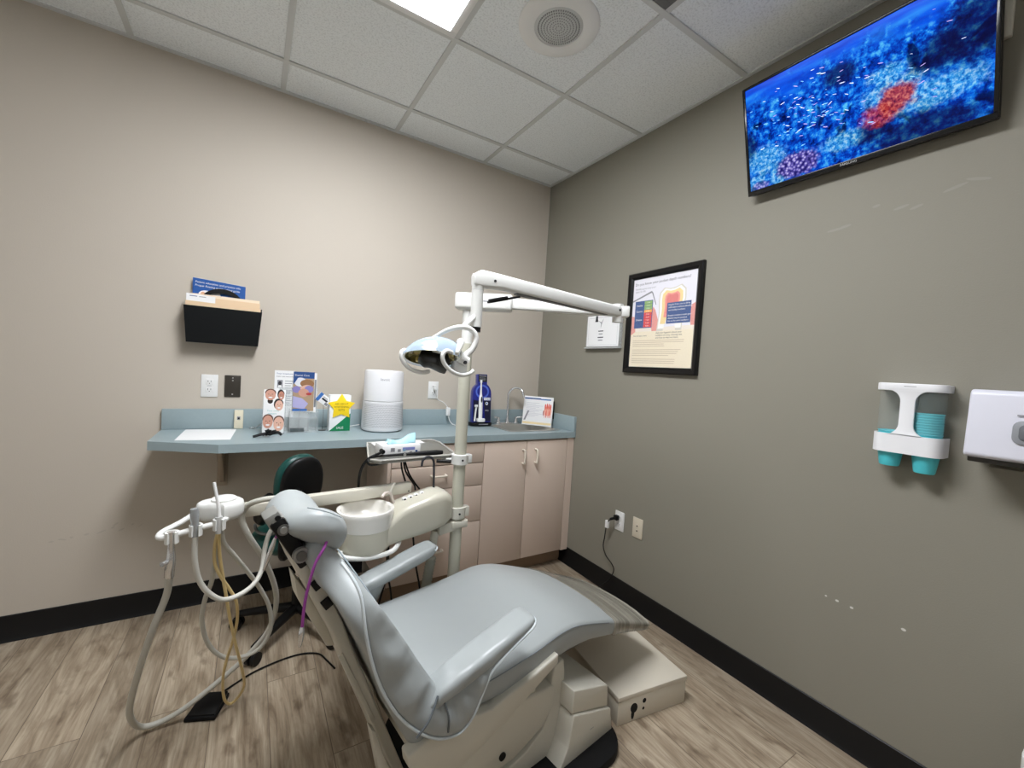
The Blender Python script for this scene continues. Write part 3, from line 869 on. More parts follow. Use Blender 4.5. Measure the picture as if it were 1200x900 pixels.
# white leaflet holder with portraits
t = thing('leaflet_stand', (-1.795, -.245, ZC + .0035), 'narrow white leaflet stand printed with smiling faces', 'leaflet stand', (rad(-6), 0, rad(-8)))
Msk = [mat('skin_a', (206, 154, 134), .6), mat('skin_b', (220, 176, 156), .6), mat('skin_c', (184, 128, 108), .6)]
Mhair = mat('dark_hair_print', (38, 28, 26), .6); Mlip = mat('lip_print', (186, 66, 66), .6); Mtealp = mat('teal_print', (120, 180, 180), .6)
b = MB(); b.box((-.047, -.006, .004), (.047, .012, .222), M_paper, .0015)
y = -.0066
for cx_, cz_, rx_, rz_, m_, hair in ((-.018, .195, .023, .027, Msk[0], False), (.03, .193, .013, .023, Msk[2], True), (.022, .143, .018, .027, Msk[1], True), (-.024, .06, .022, .034, Msk[0], False), (.024, .05, .023, .037, Msk[1], False)):
    if hair: b.oval(cx_ - .003, cz_ + .007, rx_ * 1.15, rz_ * 1.05, y, Mhair)
    b.oval(cx_, cz_ + rz_ * .42, rx_ * 1.06, rz_ * .72, y - .0002, Mhair if hair else mat('brown_hair_print', (92, 62, 50), .6))
    b.oval(cx_, cz_, rx_, rz_ * .96, y - .0004, m_)
    for ex_s in (-1, 1): b.oval(cx_ + ex_s * rx_ * .36, cz_ + rz_ * .14, rx_ * .13, rz_ * .05, y - .0008, Mhair)
    b.oval(cx_, cz_ - rz_ * .08, rx_ * .09, rz_ * .16, y - .0007, Msk[2]); b.oval(cx_, cz_ - rz_ * .45, rx_ * .4, rz_ * .12, y - .0008, M_paper); b.oval(cx_, cz_ - rz_ * .52, rx_ * .42, rz_ * .07, y - .0007, Mlip)
b.oval(-.018, .165, .012, .014, y - .0002, Mhair); b.text('Your smile', -.03, .112, y - .0004, .012, Mtealp); b.text('matters', -.025, .098, y - .0004, .012, Mtealp)
b.build('printed_front', t)
b = MB(); b.box((-.05, -.012, 0), (.05, .03, .004), Macr, .001); b.box((.047, -.01, 0), (.05, .03, .2), Macr, .001); b.box((-.05, -.01, 0), (-.047, .03, .2), Macr, .001); b.build('clear_sides', t)

# black tangle in front of it
b = MB(); r = random.Random(4)
pts = [(-1.812 + r.gauss(0, .014), -.318 + r.gauss(0, .010), ZC + .018 + r.uniform(-.010, .02)) for _ in range(26)]
b.tube(pts, .0055, M_black, 8, 3)
b.tube([(-1.815, -.32, ZC + .02), (-1.85, -.325, ZC + .014), (-1.88, -.33, ZC + .006)], [.008, .007, .006], M_black, 8, 3)
b.tube([(-1.80, -.315, ZC + .02), (-1.775, -.315, ZC + .022), (-1.76, -.32, ZC + .008)], [.008, .007, .006], M_black, 8, 3)
for i, v in enumerate(b.v):
    v.z = max(v.z, ZC + .0005)
tag(b.build('cable_bundle', loc=(-1.812, -.318, ZC)), 'small black bundled cable lying in front of the white leaflet stand', 'cable')

# acrylic brochure holder and brochures
t = thing('brochure_holder', (-1.68, -.15, ZC + .0008), 'clear acrylic brochure holder standing empty at the bottom', 'brochure holder')
b = MB(); b.box((-.088, .0, 0), (.094, .003, .23), Macr); b.box((-.088, -.07, 0), (.094, .0, .003), Macr); b.box((-.088, -.072, .0), (-.085, .003, .12), Macr); b.box((.091, -.072, 0), (.094, .003, .12), Macr)
b.build('shell', t, flat=True)
b = MB(); b.box((-.04, -.038, .003), (.05, -.035, .11), Macr); b.box((-.04, -.038, .07), (.092, .0, .073), Macr)
for x in (-.04, .006, .05): b.box((x, -.06, .003), (x + .003, .0, .12), Macr)
b.box((-.04, -.05, .003), (.03, -.02, .02), mat('smoked_acrylic', (70, 80, 82), .2, alpha=.7)); b.build('dividers', t, flat=True)
def brochure(name, x0, x1, y, z0, z1, m, label, art):
    s = MB(); s.prism([(x0, z0), (x1, z0), (x1, z1), (x0, z1)], 1, y, y + .004, m); art(s, y - .0005)
    return tag(s.build(name, loc=((x0 + x1) / 2, y, z0), flat=True), label, 'brochure')
def art_w(s, y):
    s.text('Your treatment', -1.785, 1.222, y, .012, M_navy); s.text('home care instructions', -1.785, 1.208, y, .0095, M_ink)
    s.rect(-1.78, 1.15, -1.755, 1.192, y, M_inkg); s.oval(-1.768, 1.175, .008, .011, y - .0004, M_ink, 12); s.poly([(-1.778, 1.152), (-1.757, 1.152), (-1.762, 1.165), (-1.773, 1.165)], y - .0004, M_paper)
    for i in range(6): s.rect(-1.745, 1.185 - i * .012, -1.705 - .006 * (i % 3), 1.1885 - i * .012, y, M_inkg)
    for i in range(7): s.rect(-1.78, 1.13 - i * .012, -1.71 - .008 * (i % 2), 1.1335 - i * .012, y, M_inkg)
brochure('brochure', -1.793, -1.70, -.146, ZC + .075, 1.242, M_paper, 'white printed brochure in the left of the acrylic holder', art_w)
def art_b(s, y):
    x0, x1 = -1.706, -1.605
    s.rect(x0, 1.205, x1, 1.24, y, M_navy); s.text('Dental Care', x0 + .006, 1.217, y - .0004, .014, M_paper)
    s.rect(x0, 1.03, x1, 1.205, y - .0001, mat('photo_tan', (176, 150, 120), .6))
    s.oval(-1.672, 1.185, .03, .024, y - .0003, mat('photo_white_cap', (222, 224, 230), .6)); s.oval(-1.64, 1.178, .034, .022, y - .0005, mat('photo_brown', (150, 108, 74), .6))
    Mgl = mat('photo_violet_glove', (136, 128, 186), .6); Mgl2 = mat('photo_violet_pale', (176, 172, 212), .6)
    s.oval(-1.645, 1.150, .030, .020, y - .0007, Msk[1], rot=.3); s.oval(-1.69, 1.145, .020, .018, y - .0009, Mgl); s.oval(-1.63, 1.148, .022, .019, y - .0009, Mgl)
    s.oval(-1.655, 1.128, .026, .022, y - .0011, Msk[0]); s.oval(-1.63, 1.122, .014, .007, y - .0013, Mlip)
    s.poly([(x0, 1.05), (x0, 1.11), (x0 + .045, 1.098), (x0 + .075, 1.07), (x0 + .055, 1.04)], y - .0015, Mgl2)
    s.rect(x0, 1.03, x0 + .07, 1.042, y - .0017, M_blue)
    s.poly([(x0, 1.17), (x0 + .02, 1.205), (x0, 1.205)], y - .0017, M_navy)
brochure('brochure', -1.706, -1.605, -.158, ZC + .105, 1.24, M_paper, 'blue-headed brochure with treatment photo in front of the white ones', art_b)
brochure('brochure', -1.64, -1.592, -.152, ZC + .10, 1.236, M_paper, 'white brochure showing as a thin strip at the right of the holder', lambda s, y: [s.rect(-1.603, 1.05, -1.594, 1.2, y, M_inkg)])

# white and green box with star
t = thing('star_sign_box', (-1.472, -.19, ZC + .0008), 'white and green box bearing a yellow star sticker', 'box', (0, 0, rad(3)))
b = MB(); b.box((-.055, 0, .0), (.055, .055, .2), M_paper, .001)
b.poly([(-.055, 0.0005), (.0548, .0005), (.0548, .098)], -.0006, mat('green_print_deep', (10, 124, 78), .5)); b.text('SALE', -.018, .012, -.0012, .018, M_paper)
b.build('carton', t)
b = MB(); Ms = mat('yellow_star', (250, 214, 30), .5)
pts = []
for k in range(10):
    a = rad(90 + 36 * k); R0 = .075 if k % 2 == 0 else .042
    pts.append((.005 + R0 * math.cos(a), .135 + R0 * .98 * math.sin(a)))
b.prism(pts, 1, -.006, -.003, Ms, .0008)
Mst = mat('brown_ink', (120, 96, 20), .6)
b.text('ASK ABOUT', .005, .147, -.0068, .013, Mst, 'CENTER'); b.text('WHITENING', .005, .130, -.0068, .014, Mst, 'CENTER'); b.text('KITS', .005, .112, -.0068, .017, Mst, 'CENTER')
b.build('star', t)
t = thing('hanging_card', (-1.556, -.165, ZC + .0008), 'small tilted blue and white card on a wire stand left of the star box', 'card')
CM = Matrix.Translation((0, 0, .172)) @ Matrix.Rotation(rad(38), 4, 'Y')
b = MB(); b.box((-.036, -.008, -.024), (.036, .008, .024), M_paper, .001, M=CM)
b.rect(-.036, -.024, -.018, .024, -.0086, M_blue, M=CM); b.rect(-.012, -.004, .022, .006, -.0086, M_ink, M=CM); b.rect(-.012, .010, .015, .014, -.0086, M_inkg, M=CM); b.rect(.016, -.02, .034, -.006, -.0086, M_inkg, M=CM)
b.build('card', t)
b = MB(); b.tube([(0, .006, .15), (.004, .012, .09), (0, .012, .004)], .0014, M_grey, 6, 3)
b.lathe([(.0001, 0), (.02, 0), (.02, .003), (.0001, .003)], (0, .012, .0005), M_grey, 16)
b.build('wire_stand', t)

# air purifier
t = thing('air_purifier', (-1.238, -.185, ZC + .0008), 'white cylindrical air purifier with perforated lower half on the counter', 'air purifier')
rb, rt = .113, .109
Mpu = mat('purifier_white', (226, 226, 228), .4)
b = MB(); b.lathe([(.0001, .345), (.07, .345), (.072, .349), (rt - .012, .349), (rt - .004, .346), (rt, .338), (rb - .002, .176), (rb - .004, .1745), (.09, .1745)], (0, 0, 0), Mpu, 64)
b.build('upper_housing', t)
b = MB(); b.lathe([(.09, .172), (rb - .003, .172), (rb, .170), (rb + .003, .02), (rb, .008), (rb - .008, .002), (.0001, .002)], (0, 0, 0), Mpu, 64)
Mdot = mat('perforation_grey', (138, 138, 142), .6)
for i in range(17):
    for k in range(46):
        a = rad(-168 + k * 3.4 + (1.7 if i % 2 else 0))
        z = .03 + i * .0078; rr = rb + .0034 - (z - .02) * .02
        if abs(k - 23) > 22.4: continue
        ca, sa = math.cos(a), math.sin(a)
        c = Vector((rr * ca, rr * sa, z)); tx = Vector((-sa, ca, 0)) * .0022; tz = Vector((0, 0, .0028))
        b.add([c - tz, c + tx, c + tz, c - tx], [(0, 1, 2, 3)], Mdot)
b.build('perforated_base', t)
def curved_text(body, z, size, rr, ang, m, par):
    q = MB(); q.text(body, 0, 0, 0, size, m, 'CENTER')
    q.v = [Vector((rr * math.cos(ang + v.x / rr), rr * math.sin(ang + v.x / rr), z + v.z)) for v in q.v]
    return q.build('wordmark', par, flat=True)
curved_text('levoit', .292, .022, .1115, rad(-102), M_inkg, t)
b = MB(); b.tube([(-1.361, -.16, ZC + .03), (-1.39, -.13, ZC + .02), (-1.43, -.11, ZC + .012), (-1.48, -.10, ZC + .006)], .0028, M_white, 8, 4)
tag(b.build('purifier_cord', loc=(-1.40, -.13, ZC)), 'white cord running from the air purifier behind the star box', 'cord')

# toothbrush pack
t = thing('toothbrush_pack', (-.555, -.115, ZC + .004), 'blue blister pack holding a white electric toothbrush', 'toothbrush pack', (rad(-4), 0, rad(-4)))
t.scale = (.88, .9, 1.03)
Mbk = mat('royal_blue_card', (24, 34, 128), .3, coat=.4); Mbd = mat('dark_navy_card', (16, 18, 48), .3, coat=.4)
prof = [(-.078, .02), (.078, .02), (.078, .21)] + [(.078 * math.cos(a) * (1 if a < PI / 2 else 1), .21 + .075 * math.sin(a)) for a in [rad(15 * k) for k in range(1, 5)]] + [(.04, .29), (.04, .34), (-.04, .34), (-.04, .29)] + [(.078 * math.cos(a), .21 + .075 * math.sin(a)) for a in [rad(120 + 15 * k) for k in range(0, 4)]] + [(-.078, .21)]
b = MB(); b.prism(prof, 1, -.03, .02, Mbk, .004)
b.rect(-.036, .29, .036, .336, -.0312, M_black); b.rect(-.03, .325, .03, .331, -.0318, M_inkg)
for i in range(3): b.rect(-.03, .298 + i * .008, .025, .301 + i * .008, -.0318, M_inkg)
b.poly([(-.074, .03), (-.005, .03), (-.005, .16), (-.074, .17)], -.0312, Mbd)
b.poly([(.012, .165), (.074, .165), (.074, .03), (.03, .03)], -.0311, Mbd)
Mglow = mat('light_blue_print', (86, 110, 206), .4)
for k in range(40):
    a = 2 * PI * k / 40; b.oval(.0 + .05 * math.cos(a), .225 + .04 * math.sin(a), .008, .004, -.0312, Mglow, 6, a)
b.rect(.015, .168, .068, .186, -.0316, M_paper); b.text('Oral-B', .042, .1715, -.0320, .0155, M_navy, 'CENTER')
b.oval(.040, .147, .011, .011, -.0316, M_paper); b.oval(.04, .147, .006, .006, -.032, M_blue); b.text('PRO', .042, .095, -.032, .014, M_paper, 'CENTER')
b.build('card_and_blister', t)
b = MB(); b.prism([(p[0], p[1]) for p in rrect(.09, .045, .03)], 2, 0, .022, M_black, .004); b.rect(-.03, .006, .05, .013, -.0456, M_inkg); b.build('tray_base', t)
b = MB(); b.tube([(-.018, -.045, .045), (-.018, -.045, .1), (-.018, -.045, .18), (-.018, -.045, .215), (-.018, -.045, .29)], [.015, .016, .015, .008, .005], M_white, 14, 4)
b.tube([(-.018, -.045, .283), (-.018, -.045, .302)], .0085, M_white, 10, 1); b.oval(-.018, .172, .007, .02, -.0618, M_ink, 14)
b.prism(rrect(.030, .012, .008), 1, -.065, -.032, M_white, .003, M=Matrix.Translation((-.016, 0, .038)))
b.build('toothbrush_handle', t)
b = MB(); b.tube([(-.062, -.04, .03), (-.056, -.04, .09), (-.05, -.04, .125)], [.007, .006, .006], M_white, 10, 3); b.box((-.064, -.05, .122), (-.04, -.033, .138), M_white, .004); b.build('brush_head', t)

# tent flip chart
t = thing('flip_chart', (-.115, -.175, ZC + .0048), 'white tent flip chart with red hand-shaped print beside the sink', 'flip chart', (0, 0, rad(-50)))
t.scale = (.88, .45, 1.08)
ang = rad(-22)
Mf_ = Matrix.Translation((0, -.055, .004)) @ Matrix.Rotation(ang, 4, 'X')
b = MB(); b.box((-.125, 0, 0), (.125, .004, .205), M_paper, .001, M=Mf_)
def fa(x0, z0, x1, z1, m, l=.0005): b.rect(x0, z0, x1, z1, -l, m, M=Mf_)
Mlb = mat('pale_blue_print', (150, 190, 220), .6); Mrd = mat('coral_print', (228, 96, 80), .6); Mrd2 = mat('coral_print_pale', (240, 170, 150), .6)
fa(-.12, .183, .02, .193, M_navy); fa(.02, .181, .105, .19, M_blue); fa(-.12, .005, .12, .02, mat('pale_yellow_print', (240, 220, 170), .6))
for i in range(11): fa(-.1, .06 + i * .0095, -.02 + .03 * ((i * 7) % 3), .0625 + i * .0095, mat('pale_grey_print', (200, 200, 208), .6))
b.poly([(-.115, .03), (-.10, .03), (-.07, .1), (-.085, .1)], -.0005, M_inkg, M=Mf_)
b.oval(.085, .105, .032, .035, -.0006, Mrd2, 16, M=Mf_)
for i in range(4): b.oval(.062 + i * .015, .14 - .004 * abs(i - 1.5), .006, .022, -.0008, Mrd, 12, M=Mf_)
for i in range(5): b.oval(.060 + i * .013, .085, .004, .03, -.0008, Mrd if i % 2 else Mrd2, 12, M=Mf_)
b.oval(.05, .09, .004, .02, -.001, mat('maroon_print', (150, 40, 60), .6), 12, M=Mf_)
b.build('front_leaf', t)
Mb_ = Matrix.Translation((0, .09, .004)) @ Matrix.Rotation(rad(19), 4, 'X')
b = MB(); b.box((-.125, 0, 0), (.125, .003, .2), M_white, .001, M=Mb_); b.build('rear_leaf', t)
b = MB(); b.box((-.125, -.055, 0), (.125, .093, .003), M_paper); b.build('foot', t, flat=True)
b = MB(); b.box((.124, .028, .05), (.13, .06, .17), M_black, .002, M=Matrix.Rotation(rad(0), 4, 'X')); b.build('binder_clip', t)

# charger cord behind the pole
t = thing('charger_cord', (-.84, -.02, 1.10), 'white charger and cord hanging from the outlet behind the pole', 'cord')
b = MB(); b.box((-.868, -.035, 1.155), (-.846, -.008, 1.185), M_white, .004); wpart(b, 'plug', t)
b = MB(); b.tube([(-.857, -.03, 1.158), (-.852, -.035, 1.13), (-.835, -.03, 1.09), (-.80, -.03, 1.075), (-.775, -.04, 1.05), (-.77, -.05, 1.03)], .0028, M_white, 8, 4); b.tube([(-.765, -.055, 1.0), (-.76, -.06, .96), (-.74, -.08, .93), (-.70, -.12, .9245), (-.66, -.1, .9245)], .0026, M_white, 8, 4); wpart(b, 'cable', t)
b = MB(); b.box((-.782, -.062, .985), (-.755, -.042, 1.04), M_white, .005); wpart(b, 'adapter', t)

# ------------------------------------------------------------------ dental light on its post
PX, PY = -1.112, -1.0
t = thing('dental_light', (PX, PY, 0), 'white dental operating light on a tall cream post with folding arm', 'dental light')
b = MB(); Mpost = mat('post_cream', (196, 194, 178), .32)
b.cyl((PX, PY, 0), (PX, PY, 1.42), .026, Mpost, 32); b.lathe([(.09, 0), (.09, .012), (.04, .03), (.03, .05), (.026, .06)], (PX, PY, 0), M_bone, 32)
wpart(b, 'post', t)
b = MB(); b.cyl((PX, PY, 1.40), (PX, PY, 1.60), .0235, M_white2, 28); wpart(b, 'post_sleeve', t)
for z, h, m_ in ((.918, .045, M_white2), (.685, .05, M_cream)):
    b = MB(); b.lathe([(.027, -h / 2), (.036, -h / 2 + .002), (.037, h / 2 - .002), (.027, h / 2)], (PX, PY, z), m_, 32, cap=False)
    b.box((PX + .02, PY - .016, z - h / 2 + .004), (PX + .052, PY + .016, z + h / 2 - .004), m_, .003)
    b.cyl((PX - .004, PY - .0385, z), (PX - .004, PY - .034, z), .0045, M_black, 10)
    wpart(b, 'clamp_collar', t)
# lower arm, post to elbow
E0 = Vector((PX, PY, 1.60)); E1 = Vector((-.60, -1.375, 1.585))
d = (E1 - E0); d.z = 0; L1 = d.length; ang1 = math.atan2(d.y, d.x)
A1 = Matrix.Translation(E0) @ Matrix.Rotation(ang1, 4, 'Z')
b = MB(); b.box((-.055, -.036, -.035), (.19, .036, .035), M_white2, .012, 3, M=A1); b.rect(.05, -.002, .09, .003, -.0364, M_inkg, M=A1); wpart(b, 'pivot_box', t)
b = MB(); b.prism([(.18, -.022), (L1 - .02, -.03), (L1 - .02, 0.0), (.18, .024)], 1, -.019, .019, M_white2, .006, M=A1); wpart(b, 'lower_arm', t)
b = MB(); b.cyl((E1.x, E1.y, 1.545), (E1.x, E1.y, 1.62), .022, M_white2, 24); b.box((.0, -.02, -.022), (.045, .02, .022), M_white2, .004, M=Matrix.Translation((E1.x, E1.y, 1.59)) @ Matrix.Rotation(ang1, 4, 'Z')); b.cyl((E1.x + .02, E1.y - .01, 1.585), (E1.x + .045, E1.y - .025, 1.585), .008, M_black, 10); wpart(b, 'elbow', t)
# spring arm, elbow to drop tube
D0_ = Vector((-1.228, -1.31, 1.632)); S0 = Vector((E1.x, E1.y, 1.592))
dd = D0_ - S0; L2 = dd.length
ex = dd.normalized(); ey = Vector((0, 0, 1)).cross(ex).normalized(); ez = ex.cross(ey)
A2 = Matrix.Translation(S0) @ Matrix((ex, ey, ez)).transposed().to_4x4()
b = MB(); b.prism([(-.02, -.022), (.03, -.026), (L2 - .09, -.02), (L2 - .02, -.028), (L2 + .018, -.028), (L2 + .022, .012), (L2 - .002, .03), (L2 - .08, .03), (.03, .018), (-.02, .016)], 1, -.024, .024, M_white2, .008, 3, M=A2)
for x in (.01, L2 - .055): b.cyl((x, .0235, .0), (x, .0258, .0), .005, M_ink, 10, M=A2)
wpart(b, 'spring_arm', t)
b = MB(); b.cyl((L2 - .17, 0, -.03), (L2 - .045, 0, -.075), .004, M_ink, 8, M=A2); b.cyl((L2 - .12, 0, -.045), (L2 - .05, 0, -.07), .008, M_black, 10, M=A2)
b.box((.06, -.012, -.027), (L2 - .15, .012, -.02), M_grey, M=A2); wpart(b, 'gas_strut', t)
b = MB(); b.cyl((D0_.x, D0_.y, 1.462), (D0_.x, D0_.y, 1.60), .021, M_white2, 28); b.cyl((D0_.x, D0_.y, 1.598), (D0_.x, D0_.y, 1.648), .0215, M_white2, 28); b.cyl((D0_.x, D0_.y, 1.445), (D0_.x, D0_.y, 1.463), .018, M_black, 24); b.lathe([(.0212, -.001), (.0205, .0), (.0212, .001)], (D0_.x, D0_.y, 1.592), M_inkg, 28, cap=False); wpart(b, 'drop_tube', t)
# lamp yoke and head
def T3(*p): return [Vector(q) for q in p]
b = MB()
b.tube(T3((-1.235, -1.315, 1.50), (-1.262, -1.33, 1.478), (-1.292, -1.345, 1.452)), [.010, .011, .010], M_white2, 10, 4)
b.tube(T3((-1.385, -1.30, 1.405), (-1.345, -1.335, 1.438), (-1.30, -1.355, 1.452), (-1.265, -1.36, 1.444), (-1.250, -1.365, 1.418), (-1.262, -1.365, 1.383), (-1.285, -1.365, 1.36), (-1.300, -1.37, 1.345)), [.007, .008, .009, .009, .009, .010, .012, .012], M_white2, 12, 6)
wpart(b, 'yoke', t)
# head frame: axis tilted, light goes down and left towards the chair
HC = Vector((-1.395, -1.338, 1.337))
hz = Vector((-.13, -.40, -.90)).normalized()          # light direction
hx = Vector((.97, -.22, 0)); hx = (hx - hx.dot(hz) * hz).normalized(); hy = hz.cross(hx)
HM = Matrix.Translation(HC) @ Matrix((hx, hy, hz)).transposed().to_4x4()
Mlens = mat('blue_tint_shield', (186, 208, 232), .10, spec=.8, alpha=.52)
b = MB(); rings = []
for k in range(10):                                   # domed shield over the reflector
    a = rad(5 + 85 * k / 9); rr = math.sin(a) ** .85; hh = -.078 * math.cos(a)
    rings.append([Vector((.098 * rr * math.cos(q) + .022 * math.cos(a), .066 * rr * math.sin(q), hh)) for q in [2 * PI * j / 32 for j in range(32)]])
b.loft(rings, Mlens, cap=False, M=HM); wpart(b, 'shield', t, angle=90)
b = MB(); Mgold = mat('dichroic_reflector', (168, 162, 118), .15, .85)
rings = []
for k in range(7):
    a = rad(90 * k / 6); rr = math.cos(a) * .94 + .05; hh = -.004 - .045 * math.sin(a)
    rings.append([Vector((.088 * rr * math.cos(q), .058 * rr * math.sin(q), hh)) for q in [2 * PI * j / 28 for j in range(28)]])
b.loft(rings, Mgold, cap=False, M=HM); wpart(b, 'reflector', t, angle=90)
b = MB(); b.prism([(-.035, -.030), (.045, -.034), (.058, .010), (.048, .040), (.028, .036), (-.005, .022), (-.022, .024), (-.045, .004)], 1, -.024, .024, mat('lamp_core_black', (34, 32, 26), .35), .005, M=HM); b.box((-.050, -.026, -.012), (-.012, -.010, .004), mat('bulb_amber', (210, 190, 110), .3), .004, M=HM); wpart(b, 'lamp_core', t)
b = MB(); ar_ = []                                    # white arch behind the shield
for k in range(13):
    q = PI * k / 12; ar_.append(HM @ Vector((.070 + .022 * math.sin(q), .066 * math.cos(q), -.072 * math.sin(q) + .004)))
b.tube(ar_, [.007 + .007 * math.sin(PI * k / 12) for k in range(13)], M_white2, 12, 3); wpart(b, 'rear_arch', t, angle=90)
b = MB(); b.cyl((-1.318, -1.375, 1.352), (-1.288, -1.372, 1.335), .020, M_white2, 16); b.box((-1.335, -1.385, 1.296), (-1.285, -1.350, 1.338), mat('smoked_plastic', (206, 208, 206), .15, alpha=.6), .008); b.cyl((-1.300, -1.396, 1.334), (-1.300, -1.388, 1.334), .006, M_ink, 10); wpart(b, 'switch_knuckle', t)
# clear grip handles (two white loops)
for pts in (((-1.478, -1.315, 1.362), (-1.492, -1.32, 1.352), (-1.486, -1.325, 1.325), (-1.462, -1.33, 1.302), (-1.425, -1.335, 1.292), (-1.40, -1.335, 1.298)),
            ((-1.352, -1.40, 1.362), (-1.376, -1.41, 1.366), (-1.390, -1.415, 1.350), (-1.382, -1.415, 1.325), (-1.355, -1.415, 1.302), (-1.32, -1.41, 1.292), (-1.285, -1.40, 1.298), (-1.270, -1.395, 1.308))):
    b = MB(); b.tube(T3(*pts), .0068, M_white2, 10, 5); wpart(b, 'grip_handle', t)
b = MB(); b.tube(T3((-1.38, -1.40, 1.36), (-1.40, -1.36, 1.365)), .005, M_white2, 8, 1); b.tube(T3((-1.478, -1.315, 1.362), (-1.455, -1.32, 1.356)), .005, M_white2, 8, 1); wpart(b, 'grip_mount', t)

# ------------------------------------------------------------------ instrument tray on the post
t = thing('instrument_tray', (-1.28, -.8, .90), 'grey metal instrument tray clamped to the cream light post', 'tray')
Mtr = mat('tray_steel', (150, 149, 143), .3, .7)
TZ = .925
b = MB(); ou = [(-1.415, -.60), (-1.085, -.585), (-1.07, -.66), (-1.105, -.925), (-1.14, -.955), (-1.45, -.985), (-1.487, -.955), (-1.478, -.90)]
b.prism(ou, 2, TZ - .012, TZ, Mtr, .004)
wpart(b, 'tray_top', t)
b = MB(); rim = [Vector((p[0], p[1], TZ + .003)) for p in ou] + [Vector((ou[0][0], ou[0][1], TZ + .003))]
b.tube(rim, .0036, mat('tray_rim', (206, 204, 198), .3, .3), 8, 1); wpart(b, 'rim', t)
b = MB(); b.prism([(-1.16, -.965), (-1.08, -.965), (-1.085, -.90), (-1.16, -.90)], 2, TZ - .03, TZ - .012, M_white2, .004); b.cyl((-1.2, -.95, TZ - .022), (-1.13, -.985, TZ - .022), .008, M_black, 10); wpart(b, 'support_arm', t)
b = MB(); b.prism([(-1.40, -.60), (-1.15, -.59), (-1.15, -.66), (-1.40, -.67)], 2, TZ + .001, TZ + .0035, M_paper)
tag(b.build('tray_paper', loc=(-1.28, -.63, TZ), flat=True), 'white paper strip at the back of the instrument tray', 'paper')

# mask box
t = thing('mask_box', (-1.345, -.86, TZ), 'white tissue-style box of masks standing on the instrument tray', 'mask box', (0, 0, rad(3)))
b = MB(); b.box((-.083, -.05, .001), (.083, .05, .046), M_paper, .0015)
for x, z, w_, h_, m_ in ((.02, .024, .055, .012, mat('periwinkle_print', (130, 140, 200), .6)), (-.05, .02, .018, .016, M_inkg), (-.022, .018, .014, .012, M_inkg), (.0, .02, .012, .01, Mlb), (.03, .01, .012, .008, M_inkg), (.055, .012, .01, .01, M_navy)):
    b.rect(x - w_ / 2 + .01, z, x + w_ / 2 + .01, z + h_, -.0508, m_)
b.prism([(p[0], p[1] + .0) for p in rrect(.05, .022, .02)], 2, .046, .0466, M_inkg)
b.build('carton', t)
b = MB(); rings = []
for k in range(12):
    u = k / 11; x = -.055 + .125 * u
    rings.append([Vector((x, -.024 + .004 * math.sin(9 * u), .046)), Vector((x + .004, -.012, .056 + .010 * u + .006 * math.sin(11 * u))), Vector((x + .008, .004, .060 + .03 * u * u + .006 * math.cos(8 * u))), Vector((x + .004, .02, .052 + .03 * u * u))])
b.loft(rings, mat('mask_blue', (172, 218, 228), .7), cap=False, closed=False)
o = b.build('face_mask', loc=None); o.location = (-1.345, -.86, TZ); o.rotation_euler = (0, 0, rad(3))
o.modifiers.new('thickness', 'SOLIDIFY').thickness = .0015
tag(o, 'pale blue face mask pulled up from the top of the mask box', 'mask')

# black camera wand on the tray with its cable
t = thing('camera_wand', (-1.33, -.93, TZ), 'slim black handheld camera wand lying along the front of the tray', 'camera wand')
b = MB(); b.tube([(-1.43, -.93, TZ + .010), (-1.36, -.932, TZ + .011), (-1.25, -.938, TZ + .013), (-1.20, -.94, TZ + .013), (-1.17, -.942, TZ + .013)], [.004, .006, .010, .0115, .008], M_black, 12, 4); b.lathe([(.006, -.001), (.006, .001)], (-1.34, -.9445, TZ + .012), M_steel, 12, axis='y'); wpart(b, 'body', t)
b = MB(); b.tube([(-1.43, -.93, TZ + .010), (-1.46, -.936, TZ + .008), (-1.482, -.95, TZ + .007), (-1.495, -.968, TZ - .002), (-1.478, -.962, TZ - .018), (-1.40, -.93, TZ - .018)], .0045, M_black, 8, 5); wpart(b, 'cable', t)
t = thing('adapter_plug', (-1.425, -.915, TZ), 'small black round plug with thick cable against the mask box', 'plug')
b = MB(); b.cyl((-1.430, -.9135, TZ + .028), (-1.428, -.935, TZ + .026), .009, M_black, 14); wpart(b, 'plug_head', t)
b = MB(); b.tube([(-1.428, -.93, TZ + .026), (-1.45, -.945, TZ + .022), (-1.485, -.955, TZ + .010), (-1.507, -.945, TZ - .02), (-1.513, -.92, .86), (-1.510, -.895, .80), (-1.508, -.885, .72), (-1.50, -.88, .60)], .0055, M_black, 8, 5); wpart(b, 'cable', t)
b = MB()
for pts in (((-1.318, -.83, TZ - .012), (-1.316, -.84, .85), (-1.312, -.935, .776)), ((-1.312, -.83, TZ - .012), (-1.30, -.845, .84), (-1.285, -.92, .80), (-1.283, -.935, .778)), ((-1.31, -.83, TZ - .012), (-1.288, -.86, .83), (-1.265, -.935, .782))):
    b.tube(pts, .004, M_black, 8, 4)
tag(b.build('tray_cables', loc=(-1.3, -.84, .85)), 'trio of thin black cables hanging under the tray to the cuspidor', 'cables')

# ------------------------------------------------------------------ cuspidor unit
t = thing('cuspidor', (-1.38, -1.0, 0), 'cream spittoon unit with round white bowl and long side arm', 'cuspidor')
Mcu = mat('cuspidor_cream', (204, 200, 184), .3, coat=.2)
